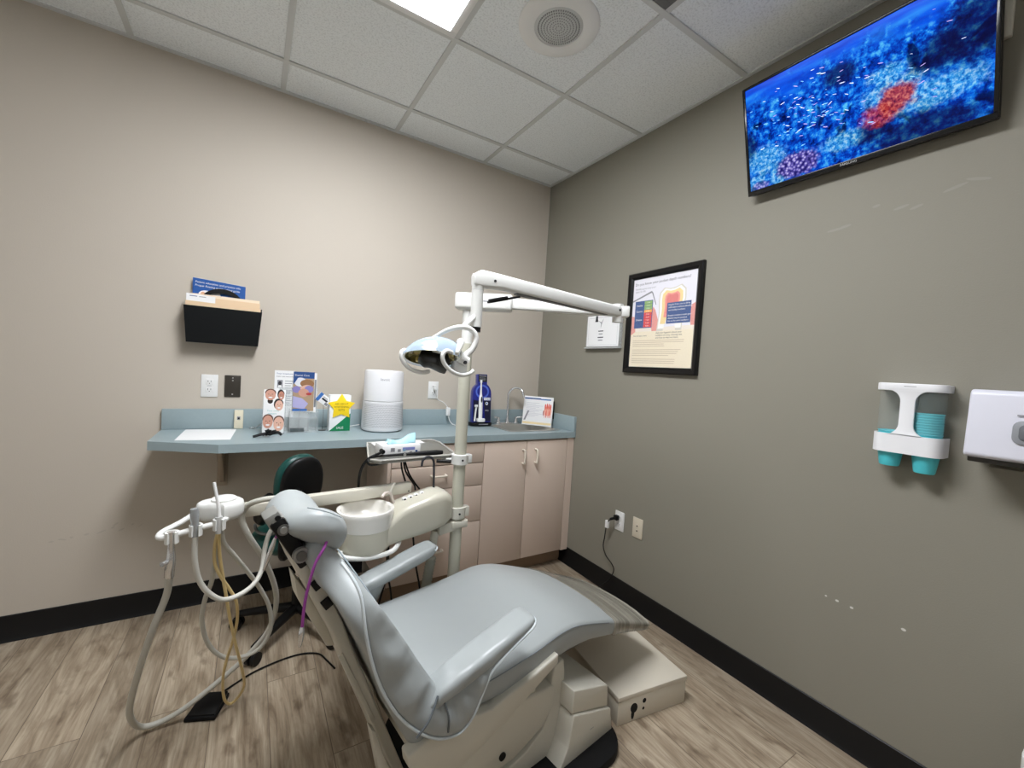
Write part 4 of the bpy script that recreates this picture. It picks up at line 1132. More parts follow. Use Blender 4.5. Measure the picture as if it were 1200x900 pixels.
# housing: lofted along x
b = MB(); rings = []
BC = Vector((-1.505, -1.015, 0))
st = [(-1.50, .600, .672, -1.10, -.92, .03), (-1.44, .606, .692, -1.085, -.922, .03), (-1.405, .612, .728, -1.078, -.924, .03), (-1.37, .618, .752, -1.076, -.925, .03), (-1.33, .624, .766, -1.076, -.925, .03), (-1.28, .632, .780, -1.076, -.926, .03), (-1.23, .641, .794, -1.074, -.928, .032), (-1.195, .648, .794, -1.066, -.934, .03), (-1.17, .654, .782, -1.05, -.945, .035), (-1.152, .662, .765, -1.035, -.96, .025), (-1.147, .675, .745, -1.025, -.97, .015)]
for x, z0_, z1_, y0_, y1_, r_ in st:
    rings.append([Vector((x, (y0_ + y1_) / 2 + p[0], (z0_ + z1_) / 2 + p[1])) for p in rrect((y1_ - y0_) / 2, (z1_ - z0_) / 2, r_, 5)])
b.loft(rings, Mcu)
b.lathe([(.0001, .596), (.080, .596), (.094, .606), (.0985, .622), (.0995, .690), (.0001, .690)], (BC.x, BC.y, 0), Mcu, 40)
wpart(b, 'housing', t, angle=45)
b = MB(); Mbw = mat('bowl_white', (232, 229, 222), .18, coat=.5)
b.lathe([(.094, .684), (.1005, .688), (.1035, .715), (.1055, .740), (.1065, .750), (.1045, .756), (.099, .758), (.093, .756), (.090, .750), (.086, .728), (.074, .710), (.05, .700), (.02, .697), (.0001, .696)], (BC.x, BC.y, 0), Mbw, 48)
wpart(b, 'bowl', t, angle=50)
b = MB(); b.tube([(-1.385, -.965, .745), (-1.400, -.97, .785), (-1.425, -.985, .796), (-1.44, -1.0, .786)], .006, mat('clear_spout', (226, 214, 206), .2, alpha=.85), 10, 4); b.tube([(-1.38, -.955, .745), (-1.395, -.95, .785), (-1.375, -.94, .82)], .006, M_cream, 10, 4); wpart(b, 'rinse_spout', t)
for k in range(4):
    b = MB(); x = -1.345 + .024 * k; b.lathe([(.011, 0), (.011, .008), (.006, .012), (.0001, .013)], (x, -.985, .758 + .0055 * k), M_white, 14); b.oval(x - .001, 0.764 + .0055 * k, .005, .004, -.985 - .0112, M_black, 10); wpart(b, 'button', t)
b = MB(); b.tube([(-1.214, -.97, .785), (-1.218, -.97, .88), (-1.222, -.97, .91), (-1.236, -.97, .926), (-1.256, -.97, .926), (-1.270, -.97, .912), (-1.273, -.97, .890)], .0048, M_ink, 10, 5); wpart(b, 'cup_filler', t)
b = MB(); b.prism([(-1.2, .60), (-1.07, .625), (-1.07, .655), (-1.2, .648)], 1, -1.03, -.97, M_bone, .005); b.box((PX - .035, PY - .036, .622), (PX + .04, PY + .036, .652), M_bone, .006); wpart(b, 'mounting_bracket', t)
b = MB(); b.tube([(-1.60, -1.06, .615), (-1.59, -1.085, .606), (-1.53, -1.10, .597), (-1.466, -1.10, .596), (-1.416, -1.09, .601), (-1.385, -1.06, .612), (-1.375, -1.03, .62)], .0095, M_white2, 12, 5); wpart(b, 'grab_rail', t)
# corrugated drain hose
b = MB(); rings = []
P0, P1 = Vector((-1.205, -1.0, .60)), Vector((-1.275, -1.0, .12))
b.cyl((-1.208, -1.0, .615), (-1.222, -1.0, .52), .017, M_bone, 16)
pp, rr = [], []
for k in range(61):
    u = k / 60; pp.append(P0.lerp(P1, .2 + .8 * u) + Vector((0, 0, 0))); rr.append(.022 if k % 2 else .0185)
b.tube(pp, rr, mat('corrugated_grey', (150, 150, 138), .5), 16, 1); wpart(b, 'drain_hose', t, angle=80)
# side arm to the assistant's holder
b = MB(); p0, p1 = Vector((-1.30, -.915, .79)), Vector((-1.93, -.995, .79)); dx = (p1 - p0); a_ = math.atan2(dx.y, dx.x); L_ = dx.length
AM = Matrix.Translation(p0) @ Matrix.Rotation(a_, 4, 'Z'); b.box((0, -.018, -.022), (L_, .018, .022), M_bone, .005, M=AM); wpart(b, 'side_arm', t)
b = MB(); rings = []                                   # holder head: flattened teardrop
for z, sc in ((.805, .86), (.80, .93), (.808, 1.0), (.842, 1.0), (.854, .93), (.858, .8)):
    pass
outl = []
for k in range(28):
    a = 2 * PI * k / 28; rx = .066 if math.cos(a) > 0 else .06; outl.append((-1.966 + rx * math.cos(a), -1.075 + (.055 if math.cos(a) > 0 else .04) * math.sin(a)))
for z, sc in ((.800, .80), (.806, .95), (.816, 1.0), (.84, 1.0), (.851, .95), (.856, .84)):
    rings.append([Vector((-1.966 + (p[0] + 1.966) * sc, -1.075 + (p[1] + 1.075) * sc, z)) for p in outl])
b.loft(rings, M_white2); b.lathe([(.034, .855), (.034, .862), (.030, .865), (.0001, .865)], (-1.955, -1.075, 0), M_white2, 28); wpart(b, 'holder_head', t, angle=45)
b = MB(); b.cyl((-1.945, -1.02, .79), (-1.955, -1.04, .806), .016, M_grey, 14); wpart(b, 'holder_joint', t)
b = MB(); b.tube([(-2.02, -1.075, .826), (-2.06, -1.10, .806), (-2.098, -1.125, .792), (-2.10, -1.14, .784), (-2.075, -1.145, .786), (-2.02, -1.14, .796), (-1.96, -1.135, .806), (-1.94, -1.11, .815)], .0085, M_white2, 10, 5)
wpart(b, 'holder_bar', t)
for x, y, z in ((-2.072, -1.145, .782), (-2.018, -1.142, .794), (-1.962, -1.138, .802)):
    b = MB(); rings = []
    for z_ in (-.016, .016):
        o_ = [(x + .017 * math.cos(rad(q)), y + .017 * math.sin(rad(q))) for q in range(-60, 241, 25)]
        i_ = [(x + .011 * math.cos(rad(q)), y + .011 * math.sin(rad(q))) for q in range(-60, 241, 25)]
        rings.append([Vector((p[0], p[1], z + z_)) for p in o_ + i_[::-1]])
    n = len(rings[0]); b.loft(rings, M_white2, cap=False)
    h_ = n // 2
    for zi in (0, 1):
        for k in range(h_ - 1):
            b.add([rings[zi][k], rings[zi][k + 1], rings[zi][n - 2 - k], rings[zi][n - 1 - k]], [(0, 1, 2, 3)], M_white2)
    wpart(b, 'holder_clip', t)

# ------------------------------------------------------------------ hoses in the holder
def hose(name, label, parts, loc):
    t = thing(name, loc, label, 'hose')
    for nm, fn in parts:
        b = MB(); fn(b); wpart(b, nm, t)
    return t
HA = [(-2.073, -1.146, .70), (-2.076, -1.14, .66), (-2.084, -1.12, .60), (-2.116, -1.10, .493), (-2.155, -1.05, .332), (-2.186, -.95, .165), (-2.178, -.86, .046), (-2.13, -.84, .022), (-2.06, -.84, .045), (-1.975, -.84, .10), (-1.878, -.84, .175), (-1.806, -.86, .276), (-1.788, -.90, .416), (-1.828, -.95, .574), (-1.881, -1.0, .695), (-1.906, -1.005, .766), (-1.892, -1.02, .812), (-1.855, -1.04, .833), (-1.805, -1.05, .838), (-1.76, -1.03, .832), (-1.72, -.99, .80)]
hose('suction_hose', 'thick grey suction hose with chrome valve reaching the floor at left', [
    ('tubing', lambda b: b.tube(HA, .0092, M_hose, 12, 6)),
    ('valve', lambda b: (b.tube([(-2.074, -1.147, .80), (-2.073, -1.147, .775), (-2.073, -1.146, .745), (-2.073, -1.146, .715), (-2.075, -1.144, .69), (-2.076, -1.14, .665)], [.010, .0085, .009, .012, .012, .0115], M_chrome, 14, 4), b.cyl((-2.08, -1.152, .715), (-2.09, -1.166, .715), .007, M_chrome, 10)))], (-2.073, -1.146, .70))
HB = [(-2.019, -1.143, .775), (-2.018, -1.14, .703), (-2.006, -1.13, .634), (-1.981, -1.12, .584), (-1.946, -1.10, .546), (-1.901, -1.07, .538), (-1.862, -1.04, .553), (-1.842, -1.01, .585), (-1.836, -.99, .640), (-1.822, -.99, .70), (-1.79, -.985, .745), (-1.75, -.98, .77)]
hose('saliva_hose', 'pale grey saliva ejector hose looping below the middle holder clip', [
    ('tubing', lambda b: b.tube(HB, .0076, M_hose2, 12, 6)),
    ('valve', lambda b: b.tube([(-2.023, -1.142, .858), (-2.022, -1.142, .84), (-2.021, -1.142, .81), (-2.02, -1.142, .775)], [.010, .0115, .010, .0095], mat('valve_grey', (176, 180, 182), .25, .5), 14, 3))], (-2.02, -1.14, .78))
HCc = [(-1.958, -1.105, .775), (-1.95, -1.085, .72), (-1.922, -1.05, .66), (-1.879, -1.0, .57), (-1.844, -.98, .499), (-1.812, -.955, .409), (-1.806, -.94, .317), (-1.84, -.93, .25), (-1.90, -.93, .238), (-1.95, -.94, .265), (-1.989, -.96, .334), (-2.006, -.99, .436), (-1.998, -1.01, .516), (-1.982, -1.03, .578), (-1.972, -1.06, .66), (-1.968, -1.10, .75)]
hose('looped_hose', 'grey hose hanging in a wide loop below the right holder clip', [('tubing', lambda b: b.tube(HCc, .007, M_hose, 12, 6))], (-1.96, -1.08, .75))
HY = [(-1.962, -1.14, .79), (-1.962, -1.12, .74), (-1.957, -1.10, .67), (-1.943, -1.07, .561), (-1.927, -1.04, .442), (-1.908, -1.005, .325), (-1.887, -.955, .202), (-1.88, -.90, .109), (-1.895, -.86, .044), (-1.921, -.845, .014), (-1.94, -.87, .06), (-1.945, -.905, .156), (-1.936, -.95, .248), (-1.918, -1.0, .349), (-1.908, -1.025, .431), (-1.912, -1.045, .501), (-1.93, -1.06, .553), (-1.958, -1.09, .623), (-1.972, -1.10, .672), (-1.972, -1.12, .73), (-1.966, -1.125, .77)]
hose('syringe_hose', 'thin yellowed syringe hose looping to the floor with a white tip on top', [
    ('tubing', lambda b: b.tube(HY, .0048, M_yel, 10, 6)),
    ('syringe_tip', lambda b: b.tube([(-1.963, -1.14, .79), (-1.964, -1.138, .84), (-1.970, -1.135, .88), (-1.979, -1.13, .928)], [.008, .0055, .0045, .0042], M_white, 10, 4)),
    ('syringe_body', lambda b: b.cyl((-1.962, -1.14, .775), (-1.964, -1.139, .825), .0095, mat('grey_tip_body', (188, 188, 186), .3), 14))], (-1.962, -1.14, .78))

# ------------------------------------------------------------------ foot pedal
t = thing('foot_pedal', (-1.99, -.82, 0), 'flat black foot pedal on the floor at left', 'foot pedal', (0, 0, rad(-22)))
b = MB(); b.prism([(-.052, -.055), (.05, -.055), (.046, .06), (-.046, .06)], 2, .001, .016, M_rubber, .004); b.build('base', t)
b = MB(); b.prism([(-.048, .012), (.05, .017), (.05, .03), (-.048, .022)], 0, -.045, .045, M_black, .003, M=Matrix.Rotation(0, 4, 'Z')); b.build('treadle', t)
b = MB(); Mi = (Matrix.Translation((-1.99, -.82, 0)) @ Matrix.Rotation(rad(-22), 4, 'Z')).inverted()
b.tube([(-1.965, -.772, .01), (-1.956, -.762, .007), (-1.897, -.719, .006), (-1.838, -.685, .006), (-1.744, -.659, .006), (-1.661, -.658, .006), (-1.60, -.69, .006), (-1.575, -.75, .006), (-1.553, -.815, .006)], .0034, M_black, 8, 5); b.build('cord', t, M=Mi)

# ------------------------------------------------------------------ green stool
SX, SY = -1.67, -.43
t = thing('operator_stool', (SX, SY, 0), 'dark green wheeled stool with black base half hidden behind the chair', 'stool')
b = MB(); b.lathe([(.0001, .505), (.15, .505), (.19, .495), (.205, .475), (.205, .455), (.19, .44), (.0001, .44)], (SX, SY, 0), M_teal, 40); wpart(b, 'seat', t, angle=80)
b = MB(); b.lathe([(.0001, .44), (.17, .44), (.16, .425), (.05, .41), (.0001, .41)], (SX, SY, 0), M_black, 32); wpart(b, 'seat_pan', t)
BP = Matrix.Translation((SX - .02, SY - .17, .755)) @ Matrix.Rotation(rad(25), 4, 'Z') @ Matrix.Rotation(rad(4), 4, 'X')
def pad(y0, y1, sx, sz, m):
    q = MB(); rings = []
    for k, (yy, s_) in enumerate(((y0, .86), (y0 + .25 * (y1 - y0), .97), (y0 + .6 * (y1 - y0), 1), (y1 - .1 * (y1 - y0), .95), (y1, .8))):
        rings.append([Vector((sx * s_ * math.copysign(abs(math.cos(a)) ** .85, math.cos(a)), yy + .10 * (math.cos(a) * sx) ** 2 / .15, sz * s_ * math.copysign(abs(math.sin(a)) ** .85, math.sin(a)))) for a in [2 * PI * j / 32 for j in range(32)]])
    q.loft(rings, m, M=BP); return q
wpart(pad(-.025, .0, .098, .125, M_black), 'backrest_shell', t, angle=70)
wpart(pad(.0, .045, .104, .13, M_teal), 'backrest', t, angle=70)
b = MB(); b.tube([(SX, SY, .42), (SX - .05, SY - .12, .425), (SX - .09, SY - .21, .46), (SX - .08, SY - .215, .62), (SX - .03, SY - .19, .74)], .014, M_black, 10, 5); wpart(b, 'back_support', t)
b = MB(); b.tube([(SX - .16, SY - .06, .56), (SX - .17, SY - .10, .60), (SX - .16, SY - .14, .66), (SX - .13, SY - .16, .70)], [.012, .028, .035, .03], M_black, 12, 5); b.tube([(SX - .19, SY - .03, .545), (SX - .175, SY - .09, .53), (SX - .12, SY - .13, .53), (SX - .08, SY - .14, .56)], .007, M_grey, 8, 4); wpart(b, 'tilt_lever', t)
b = MB(); b.cyl((SX, SY, .08), (SX, SY, .25), .025, M_black, 20); b.cyl((SX, SY, .25), (SX, SY, .42), .014, M_chrome, 16); wpart(b, 'gas_column', t)
for k in range(5):
    a = rad(228 + 72 * k); ex_ = Vector((math.cos(a), math.sin(a), 0))
    c_ = Vector((SX, SY, 0)); e_ = c_ + ex_ * .268
    b = MB(); b.tube([c_ + Vector((0, 0, .105)), c_ + ex_ * .13 + Vector((0, 0, .092)), e_ + Vector((0, 0, .072))], [.024, .02, .014], M_black, 10, 4); lg = wpart(b, 'leg', t)
    b = MB(); sd = Vector((-ex_.y, ex_.x, 0))
    for s in (-1, 1): b.cyl(e_ + sd * s * .006 + Vector((0, 0, .027)), e_ + sd * s * .022 + Vector((0, 0, .027)), .0265, M_black, 18)
    b.cyl(e_ + Vector((0, 0, .03)), e_ + Vector((0, 0, .075)), .007, M_black, 8)
    wpart(b, 'caster', lg)

# ------------------------------------------------------------------ dental chair
TH = rad(8)
OX, OY = -1.2376, -1.3826
CH = thing('dental_chair', (OX, OY, 0), 'grey-blue padded dental chair reclined in the middle of the room', 'dental chair', (0, 0, TH))
Msh = mat('chair_shell_cream', (208, 204, 191), .32, vary=(5, .03))
def interp(tab, x):
    for (a, *u), (c, *w) in zip(tab, tab[1:]):
        if x <= c:
            f = (x - a) / (c - a); f = max(0, min(1, f)); return [p + (q - p) * f for p, q in zip(u, w)]
    return list(tab[-1][1:])
# seat cushion: stations a -> crown z, bottom z, half width, edge drop
seat_tab = [(-.33, .470, .400, .245), (-.2, .468, .382, .262), (-.09, .472, .369, .268), (.02, .480, .369, .268), (.10, .488, .375, .268), (.17, .499, .383, .267), (.23, .502, .386, .265), (.29, .492, .382, .262), (.36, .471, .373, .258), (.47, .433, .342, .250), (.56, .398, .318, .244), (.66, .357, .287, .238), (.74, .324, .26, .234), (.785, .303, .246, .230)]
def seat_ring(a, grow=0.0, lo_r=.018):
    zc, zb, hw = interp(seat_tab, a); hw += grow; zc += grow; zb -= grow
    P = []
    ed = zc - .028
    # across: bottom left -> up the side -> domed top -> down
    P += [(-hw + .02, zb), (-hw + .004, zb + .006), (-hw, zb + .02), (-hw - .002, ed - .012), (-hw + .001, ed - .002), (-hw + .010, ed + .004)]
    for k in range(1, 8):
        u = -1 + 2 * k / 8; P.append((u * (hw - .010), ed + .004 + .025 * (1 - abs(u) ** 2.6)))
    P += [(hw - .010, ed + .004), (hw - .001, ed - .002), (hw + .002, ed - .012), (hw, zb + .02), (hw - .004, zb + .006), (hw - .02, zb)]
    return [Vector((a, p[0], p[1])) for p in P]
b = MB(); sts = [-.33, -.28, -.2, -.12, -.04, .04, .10, .15, .20, .25, .30, .36, .42, .48, .54, .60, .66, .72, .765, .785]
b.loft([seat_ring(a) for a in sts], M_vinyl); sc_ = b.build('seat_cushion', CH, angle=40)
for sy in (-1, 1):
    q = MB(); q.tube([Vector((a, sy * (interp(seat_tab, a)[2] + .0015), interp(seat_tab, a)[0] - .034)) for a in sts if a < .51], .0016, mat('seam_grey', (120, 127, 130), .5), 6, 2); q.build('seam', sc_)
def plastic_mat():
    m = bpy.data.materials.new('clear_plastic_sleeve'); m.use_nodes = True
    nt = m.node_tree; N = nt.nodes; L = nt.links; b = N['Principled BSDF']
    b.inputs['Base Color'].default_value = lin((150, 142, 124)) + (1,); b.inputs['Roughness'].default_value = .22; b.inputs['Coat Weight'].default_value = .5; b.inputs['Alpha'].default_value = .93
    tc = N.new('ShaderNodeTexCoord'); mp = N.new('ShaderNodeMapping'); mp.inputs['Rotation'].default_value = (0, 0, rad(14)); mp.inputs['Scale'].default_value = (26, 1.6, 5)
    L.new(tc.outputs['Object'], mp.inputs['Vector'])
    n = N.new('ShaderNodeTexNoise'); n.inputs['Scale'].default_value = 1.6; n.inputs['Detail'].default_value = 5; n.inputs['Distortion'].default_value = .7
    L.new(mp.outputs['Vector'], n.inputs['Vector'])
    r = N.new('ShaderNodeValToRGB'); r.color_ramp.elements[0].position = .36; r.color_ramp.elements[0].color = lin((132, 128, 116)) + (1,); r.color_ramp.elements[1].position = .62; r.color_ramp.elements[1].color = lin((172, 168, 156)) + (1,)
    L.new(n.outputs['Fac'], r.inputs['Fac']); L.new(r.outputs['Color'], b.inputs['Base Color'])
    bp = N.new('ShaderNodeBump'); bp.inputs['Strength'].default_value = .5; bp.inputs['Distance'].default_value = .01
    L.new(n.outputs['Fac'], bp.inputs['Height']); L.new(bp.outputs['Normal'], b.inputs['Normal'])
    return m
Mpl = plastic_mat()
b = MB(); ts = [.517 + (.795 - .517) * k / 40 for k in range(41)]
rings = []
for k, a in enumerate(ts):
    R = seat_ring(min(a, .785), .0035)
    for p in R: p.x = a
    for j, p in enumerate(R):                 # gathers along the two sides
        if (j < 6 or j > len(R) - 7) and 0 < k < 40: p.y += math.copysign(.0028 if k % 2 else 0, p.y)
    rings.append(R)
b.loft(rings, Mpl); o = b.build('toe_cover', CH, angle=70); o['label'] = 'clear ribbed plastic sleeve over the foot end'

# backrest: front line F through (-.287,.526),(-.49,.845)
fd = Vector((-.203, 0, .319)).normalized(); fn_ = Vector((fd.z, 0, -fd.x)).normalized()   # fn_: out of the front face
FB = Vector((-.215, 0, .412))
def back_ring(s, hw, th, bulge=.012, back=0.0, r=.03):
    c = FB + fd * s - fn_ * (th / 2 + back)
    P = []
    for p in rrect(hw, th / 2, r, 5):
        k = bulge * (1 - (p[0] / hw) ** 2) if p[1] > 0 else 0
        P.append(c + Vector((0, p[0], 0)) + fn_ * (p[1] + k))
    return P
b = MB(); tab = [(-.075, .22, .08), (-.06, .25, .11), (-.02, .268, .125), (.05, .276, .118), (.15, .28, .098), (.25, .278, .082), (.33, .268, .072), (.39, .248, .066), (.43, .215, .064), (.455, .175, .064), (.475, .145, .068), (.50, .13, .064), (.53, .122, .06), (.555, .112, .05), (.565, .09, .03)]
b.loft([back_ring(s, hw, th) for s, hw, th in tab], M_vinyl); b.build('backrest_cushion', CH, angle=70)
b = MB()                                        # curved seam below the shoulders
def on_front(s, yb, lift=.001):
    hw, th = interp(tab, s)[:2]
    return FB + fd * s + Vector((0, yb, 0)) + fn_ * (.012 * (1 - (yb / hw) ** 2) + lift)
b.tube([on_front(.36 + .09 * (1 - (yb / .24) ** 2), yb) for yb in [-.235 + .47 * k / 16 for k in range(17)]], .0022, mat('seam_blue_grey', (132, 142, 147), .5), 6, 2)  # stitched seam in its own plain blue-grey
b.build('seam', CH)
# cream support spine behind the back, with two switches
SPL = [(-.590, .872), (-.575, .825), (-.558, .782), (-.527, .72), (-.49, .641), (-.452, .56), (-.427, .492), (-.392, .406), (-.356, .316), (-.306, .19), (-.28, .12)]
SPR = [(-.572, .872), (-.55, .832), (-.525, .798), (-.492, .735), (-.451, .64), (-.419, .547), (-.385, .47), (-.346, .363), (-.305, .262), (-.25, .12)]
b = MB(); b.prism(SPL + SPR[::-1], 1, -.09, .09, Msh, .007, 3)
b.prism([(-.462, .555), (-.45, .56), (-.352, .335), (-.36, .325)], 1, -.0945, -.088, Msh, .002, 2)
b.prism([(-.379, .345), (-.347, .197), (-.30, .10), (-.265, .10), (-.327, .222), (-.364, .330)], 1, -.128, -.094, Msh, .005, 2)
b.prism([(-.548, .745), (-.535, .676), (-.455, .515), (-.43, .508), (-.47, .62)], 1, .02, .085, Msh, .005, 2)
sp_ = b.build('back_spine', CH, angle=40)
for a_, z_ in ((-.521, .762), (-.495, .706)):
    q = MB(); q.box((-.011, -.004, -.014), (.011, .003, .014), M_black, .002, M=Matrix.Translation((a_, -.092, z_)) @ Matrix.Rotation(rad(-32), 4, 'Y'))
    q.build('switch', sp_)
# side wings and armrests, one per side: (outer edge a, z, offset) and (inner edge a, z)
WG = [(-.505, .864, .215, -.500, .864), (-.490, .838, .250, -.482, .838), (-.480, .805, .278, -.462, .806), (-.476, .745, .298, -.425, .752), (-.466, .69, .305, -.39, .695), (-.45, .635, .309, -.36, .646), (-.43, .585, .312, -.338, .608), (-.405, .538, .314, -.318, .576), (-.375, .495, .316, -.303, .552), (-.34, .456, .318, -.293, .538), (-.31, .43, .319, -.288, .530), (-.28, .411, .320, -.283, .524), (-.25, .401, .321, -.275, .527), (-.222, .400, .322, -.262, .532), (-.2, .413, .323, -.245, .538), (-.182, .436, .324, -.225, .544), (-.166, .468, .325, -.2, .551), (-.15, .50, .326, -.175, .558), (-.135, .524, .327, -.15, .565), (-.10, .546, .328, -.105, .577), (-.067, .561, .328, -.07, .587), (-.03, .577, .328, -.032, .596), (0, .589, .328, 0, .603), (.016, .597, .324, .016, .602)]
arm_tab = [(-.315, .490, .030, .012), (-.285, .508, .038, .020), (-.23, .525, .042, .024), (-.16, .544, .044, .024), (-.09, .564, .045, .023), (-.03, .581, .045, .023), (.0, .590, .043, .020), (.016, .594, .037, .016), (.024, .596, .026, .009)]
for sy in (-1, 1):
    b = MB(); rings = []
    m_ = len(WG)
    fr = [0, .05, .16, .34, .52, .72, .9, 1]
    sub = []
    for i in range(m_ - 1):                     # densify for smooth folds
        for k in range(3):
            f = k / 3; sub.append([p + (q - p) * f for p, q in zip(WG[i], WG[i + 1])])
    sub.append(list(WG[-1]))
    for i, (oa, oz, ob, ia, iz) in enumerate(sub):
        u = i / (len(sub) - 1)
        wd = math.hypot(oa - ia, oz - iz)
        ib = min(ob, .300) - .012
        thk = min(.05, .3 * wd) + .004
        wv = wd * (.050 * math.sin(u * 37) * math.sin(u * 11) + .045 * math.sin(u * 61 + 1.3))
        out_, in_ = [], []
        for f in fr:
            bb = ob + (ib - ob) * f
            bulge = math.sin(PI * f) * (.12 * wd + wv) + (.004 if 0 < f < 1 else 0)
            P_ = (oa + (ia - oa) * f, oz + (iz - oz) * f)
            out_.append(Vector((P_[0], sy * (bb + bulge), P_[1])))
            in_.append(Vector((P_[0], sy * (bb - thk * (.35 + .65 * math.sin(PI * f))), P_[1])))
        rings.append(out_ + in_[::-1])
    b.loft(rings, M_vinyl2); wg = b.build('side_wing', CH, angle=80)
    q = MB(); q.tube([Vector((w_[0] - .0015, sy * (w_[2] + .002), w_[1] - .0015)) for w_ in WG], .0036, M_pipe, 8, 3); q.build('piping', wg)
    q = MB(); q.tube([Vector((-.352, sy * .325, .452)), Vector((-.325, sy * .332, .485)), Vector((-.296, sy * .318, .522))], .0028, mat('seam_dark', (92, 98, 102), .6), 6, 4); q.tube([Vector((-.283, sy * .305, .522)), Vector((-.272, sy * .333, .47)), Vector((-.268, sy * .33, .425))], .0024, MATS['seam_dark'], 6, 4); q.build('seam', wg)
    b = MB(); rings = []
    for a, z, hw, hh in arm_tab:
        rings.append([Vector((a, sy * .285 + p[0], z + p[1])) for p in rrect(hw, hh, min(hw, hh) * .75, 5)])
    b.loft(rings, M_vinyl2); ar = b.build('armrest', CH, angle=80)
    q = MB(); q.tube([Vector((.010, sy * .325, .594)), Vector((.026, sy * .312, .597)), Vector((.0275, sy * .285, .598)), Vector((.026, sy * .258, .597)), Vector((.008, sy * .242, .594))], .0032, M_pipe, 8, 3); q.build('piping', ar)
# headrest
b = MB(); rings = []
nb = 20
for k in range(nb + 1):
    u = -1 + 2 * k / nb
    yb = .138 * math.copysign(min(1, abs(u)) ** .9, u)
    e = math.sqrt(max(0.0, 1 - abs(u) ** 3.2)); e = max(e, .12)
    sad = math.cos(u * PI / 2) ** 2            # saddle in the middle
    L_ = (.079 - .008 * u) * e * (1 - .05 * sad); Th = .054 * e * (1 - .32 * sad)
    c = Vector((-.527 - .018 * u, yb, .913 - .022 * sad - .004 * u * u)); ax = Vector((.86, 0, -.51)); nx = Vector((.51, 0, .86))
    rings.append([c + ax * (L_ * math.copysign(abs(math.cos(a)) ** .85, math.cos(a))) + nx * (Th * math.copysign(abs(math.sin(a)) ** .8, math.sin(a)) - .02 * (math.cos(a) ** 2) * e) for a in [2 * PI * j / 28 for j in range(28)]])
b.loft(rings, M_vinyl); hd_ = b.build('headrest', CH, angle=90)
q = MB()
q.tube([Vector((-.508, yb, .909)) + Vector((.86, 0, -.51)) * x + Vector((.51, 0, .86)) * z for x, yb, z in ((-.070, -.112, .024), (-.045, -.124, .031), (-.02, -.127, .0345), (.012, -.126, .034))], .0010, MATS['seam_blue_grey'], 6, 4)
q.build('seam', hd_)
b = MB(); b.box((-.017, -.03, -.08), (.017, .03, .06), M_black, .006, M=Matrix.Translation((-.585, -.062, .884)) @ Matrix.Rotation(rad(-30), 4, 'Y')); b.build('headrest_bar', CH)
Mcl_ = mat('clamp_grey', (160, 160, 156), .32, .4)
b = MB(); b.cyl((-.608, -.088, .930), (-.608, -.03, .930), .015, Mcl_, 20); b.box((-.017, -.085, -.014), (.017, -.03, .022), Mcl_, .005, M=Matrix.Translation((-.615, 0, .932)) @ Matrix.Rotation(rad(-30), 4, 'Y')); b.cyl((-.612, -.0885, .942), (-.612, -.0845, .942), .0065, M_hole, 12)
b.build('headrest_clamp', CH)
b = MB(); b.cyl((-.600, -.093, .914), (-.600, -.05, .914), .0135, M_grey, 18); b.cyl((-.600, -.097, .914), (-.600, -.092, .914), .008, Mcl_, 14); b.build('tilt_knob', CH)
b = MB(); b.cyl((-.562, -.104, .848), (-.562, -.085, .848), .018, Mcl_, 18); b.cyl((-.562, -.109, .848), (-.562, -.103, .848), .012, M_grey, 14); b.build('lock_knob', CH)
# seat side frames
for sy in (-1, 1):
    b = MB(); y0_, y1_ = sy * .245, sy * .285
    b.prism([(.170, .420), (.172, .388), (-.03, .303), (-.175, .256), (-.28, .27), (-.345, .34), (-.35, .372), (-.30, .388), (-.18, .380), (-.09, .366), (-.056, .374), (.076, .398)], 1, min(y0_, y1_), max(y0_, y1_), Msh, .006, 3)
    b.build('seat_side_frame', CH, angle=40)
b = MB(); b.box((-.30, -.245, .285), (.12, .245, .365), M_bone, .01); b.box((.05, -.18, .30), (.42, .18, .345), mat('underframe_dark', (70, 68, 62), .6), .006); b.build('seat_underframe', CH)
# lift arm
b = MB(); b.prism([(.195, .285), (-.045, .315), (-.21, .235), (-.21, .13), (.03, .125), (.15, .165), (.195, .22)], 1, -.255, .255, Msh, .008, 3)
b.cyl((-.02, -.259, .165), (-.02, -.25, .165), .012, M_black, 14); b.build('lift_arm_cover', CH, angle=40)
# base cover: stepped toe block and curved tower
b = MB()
b.prism([(.262, .235), (.44, .192), (.446, .118), (.455, .112), (.468, .03), (-.16, .03), (-.16, .07), (.0, .085), (.10, .10), (.165, .135), (.19, .185), (.197, .30), (.205, .335), (.25, .345), (.258, .30)], 1, -.24, .24, Msh, .008, 3)
b.prism([(.245, .27), (.425, .212), (.432, .206), (.438, .128), (.24, .193)], 1, -.298, .298, Msh, .007, 3)
b.prism([(.245, .190), (.442, .121), (.450, .115), (.466, .03), (.188, .03), (.225, .09), (.235, .14)], 1, -.304, .304, Msh, .006, 3)
b.rect(.335, .095, .355, .097, -.3045, M_inkg, M=Matrix.Identity(4))
b.build('base_cover', CH, angle=40)
b = MB(); b.prism([(p[0] + .135, p[1] - .07) for p in rrect(.345, .305, .11, 8)], 2, .0, .034, M_rubber, .006); b.build('base_plate', CH)

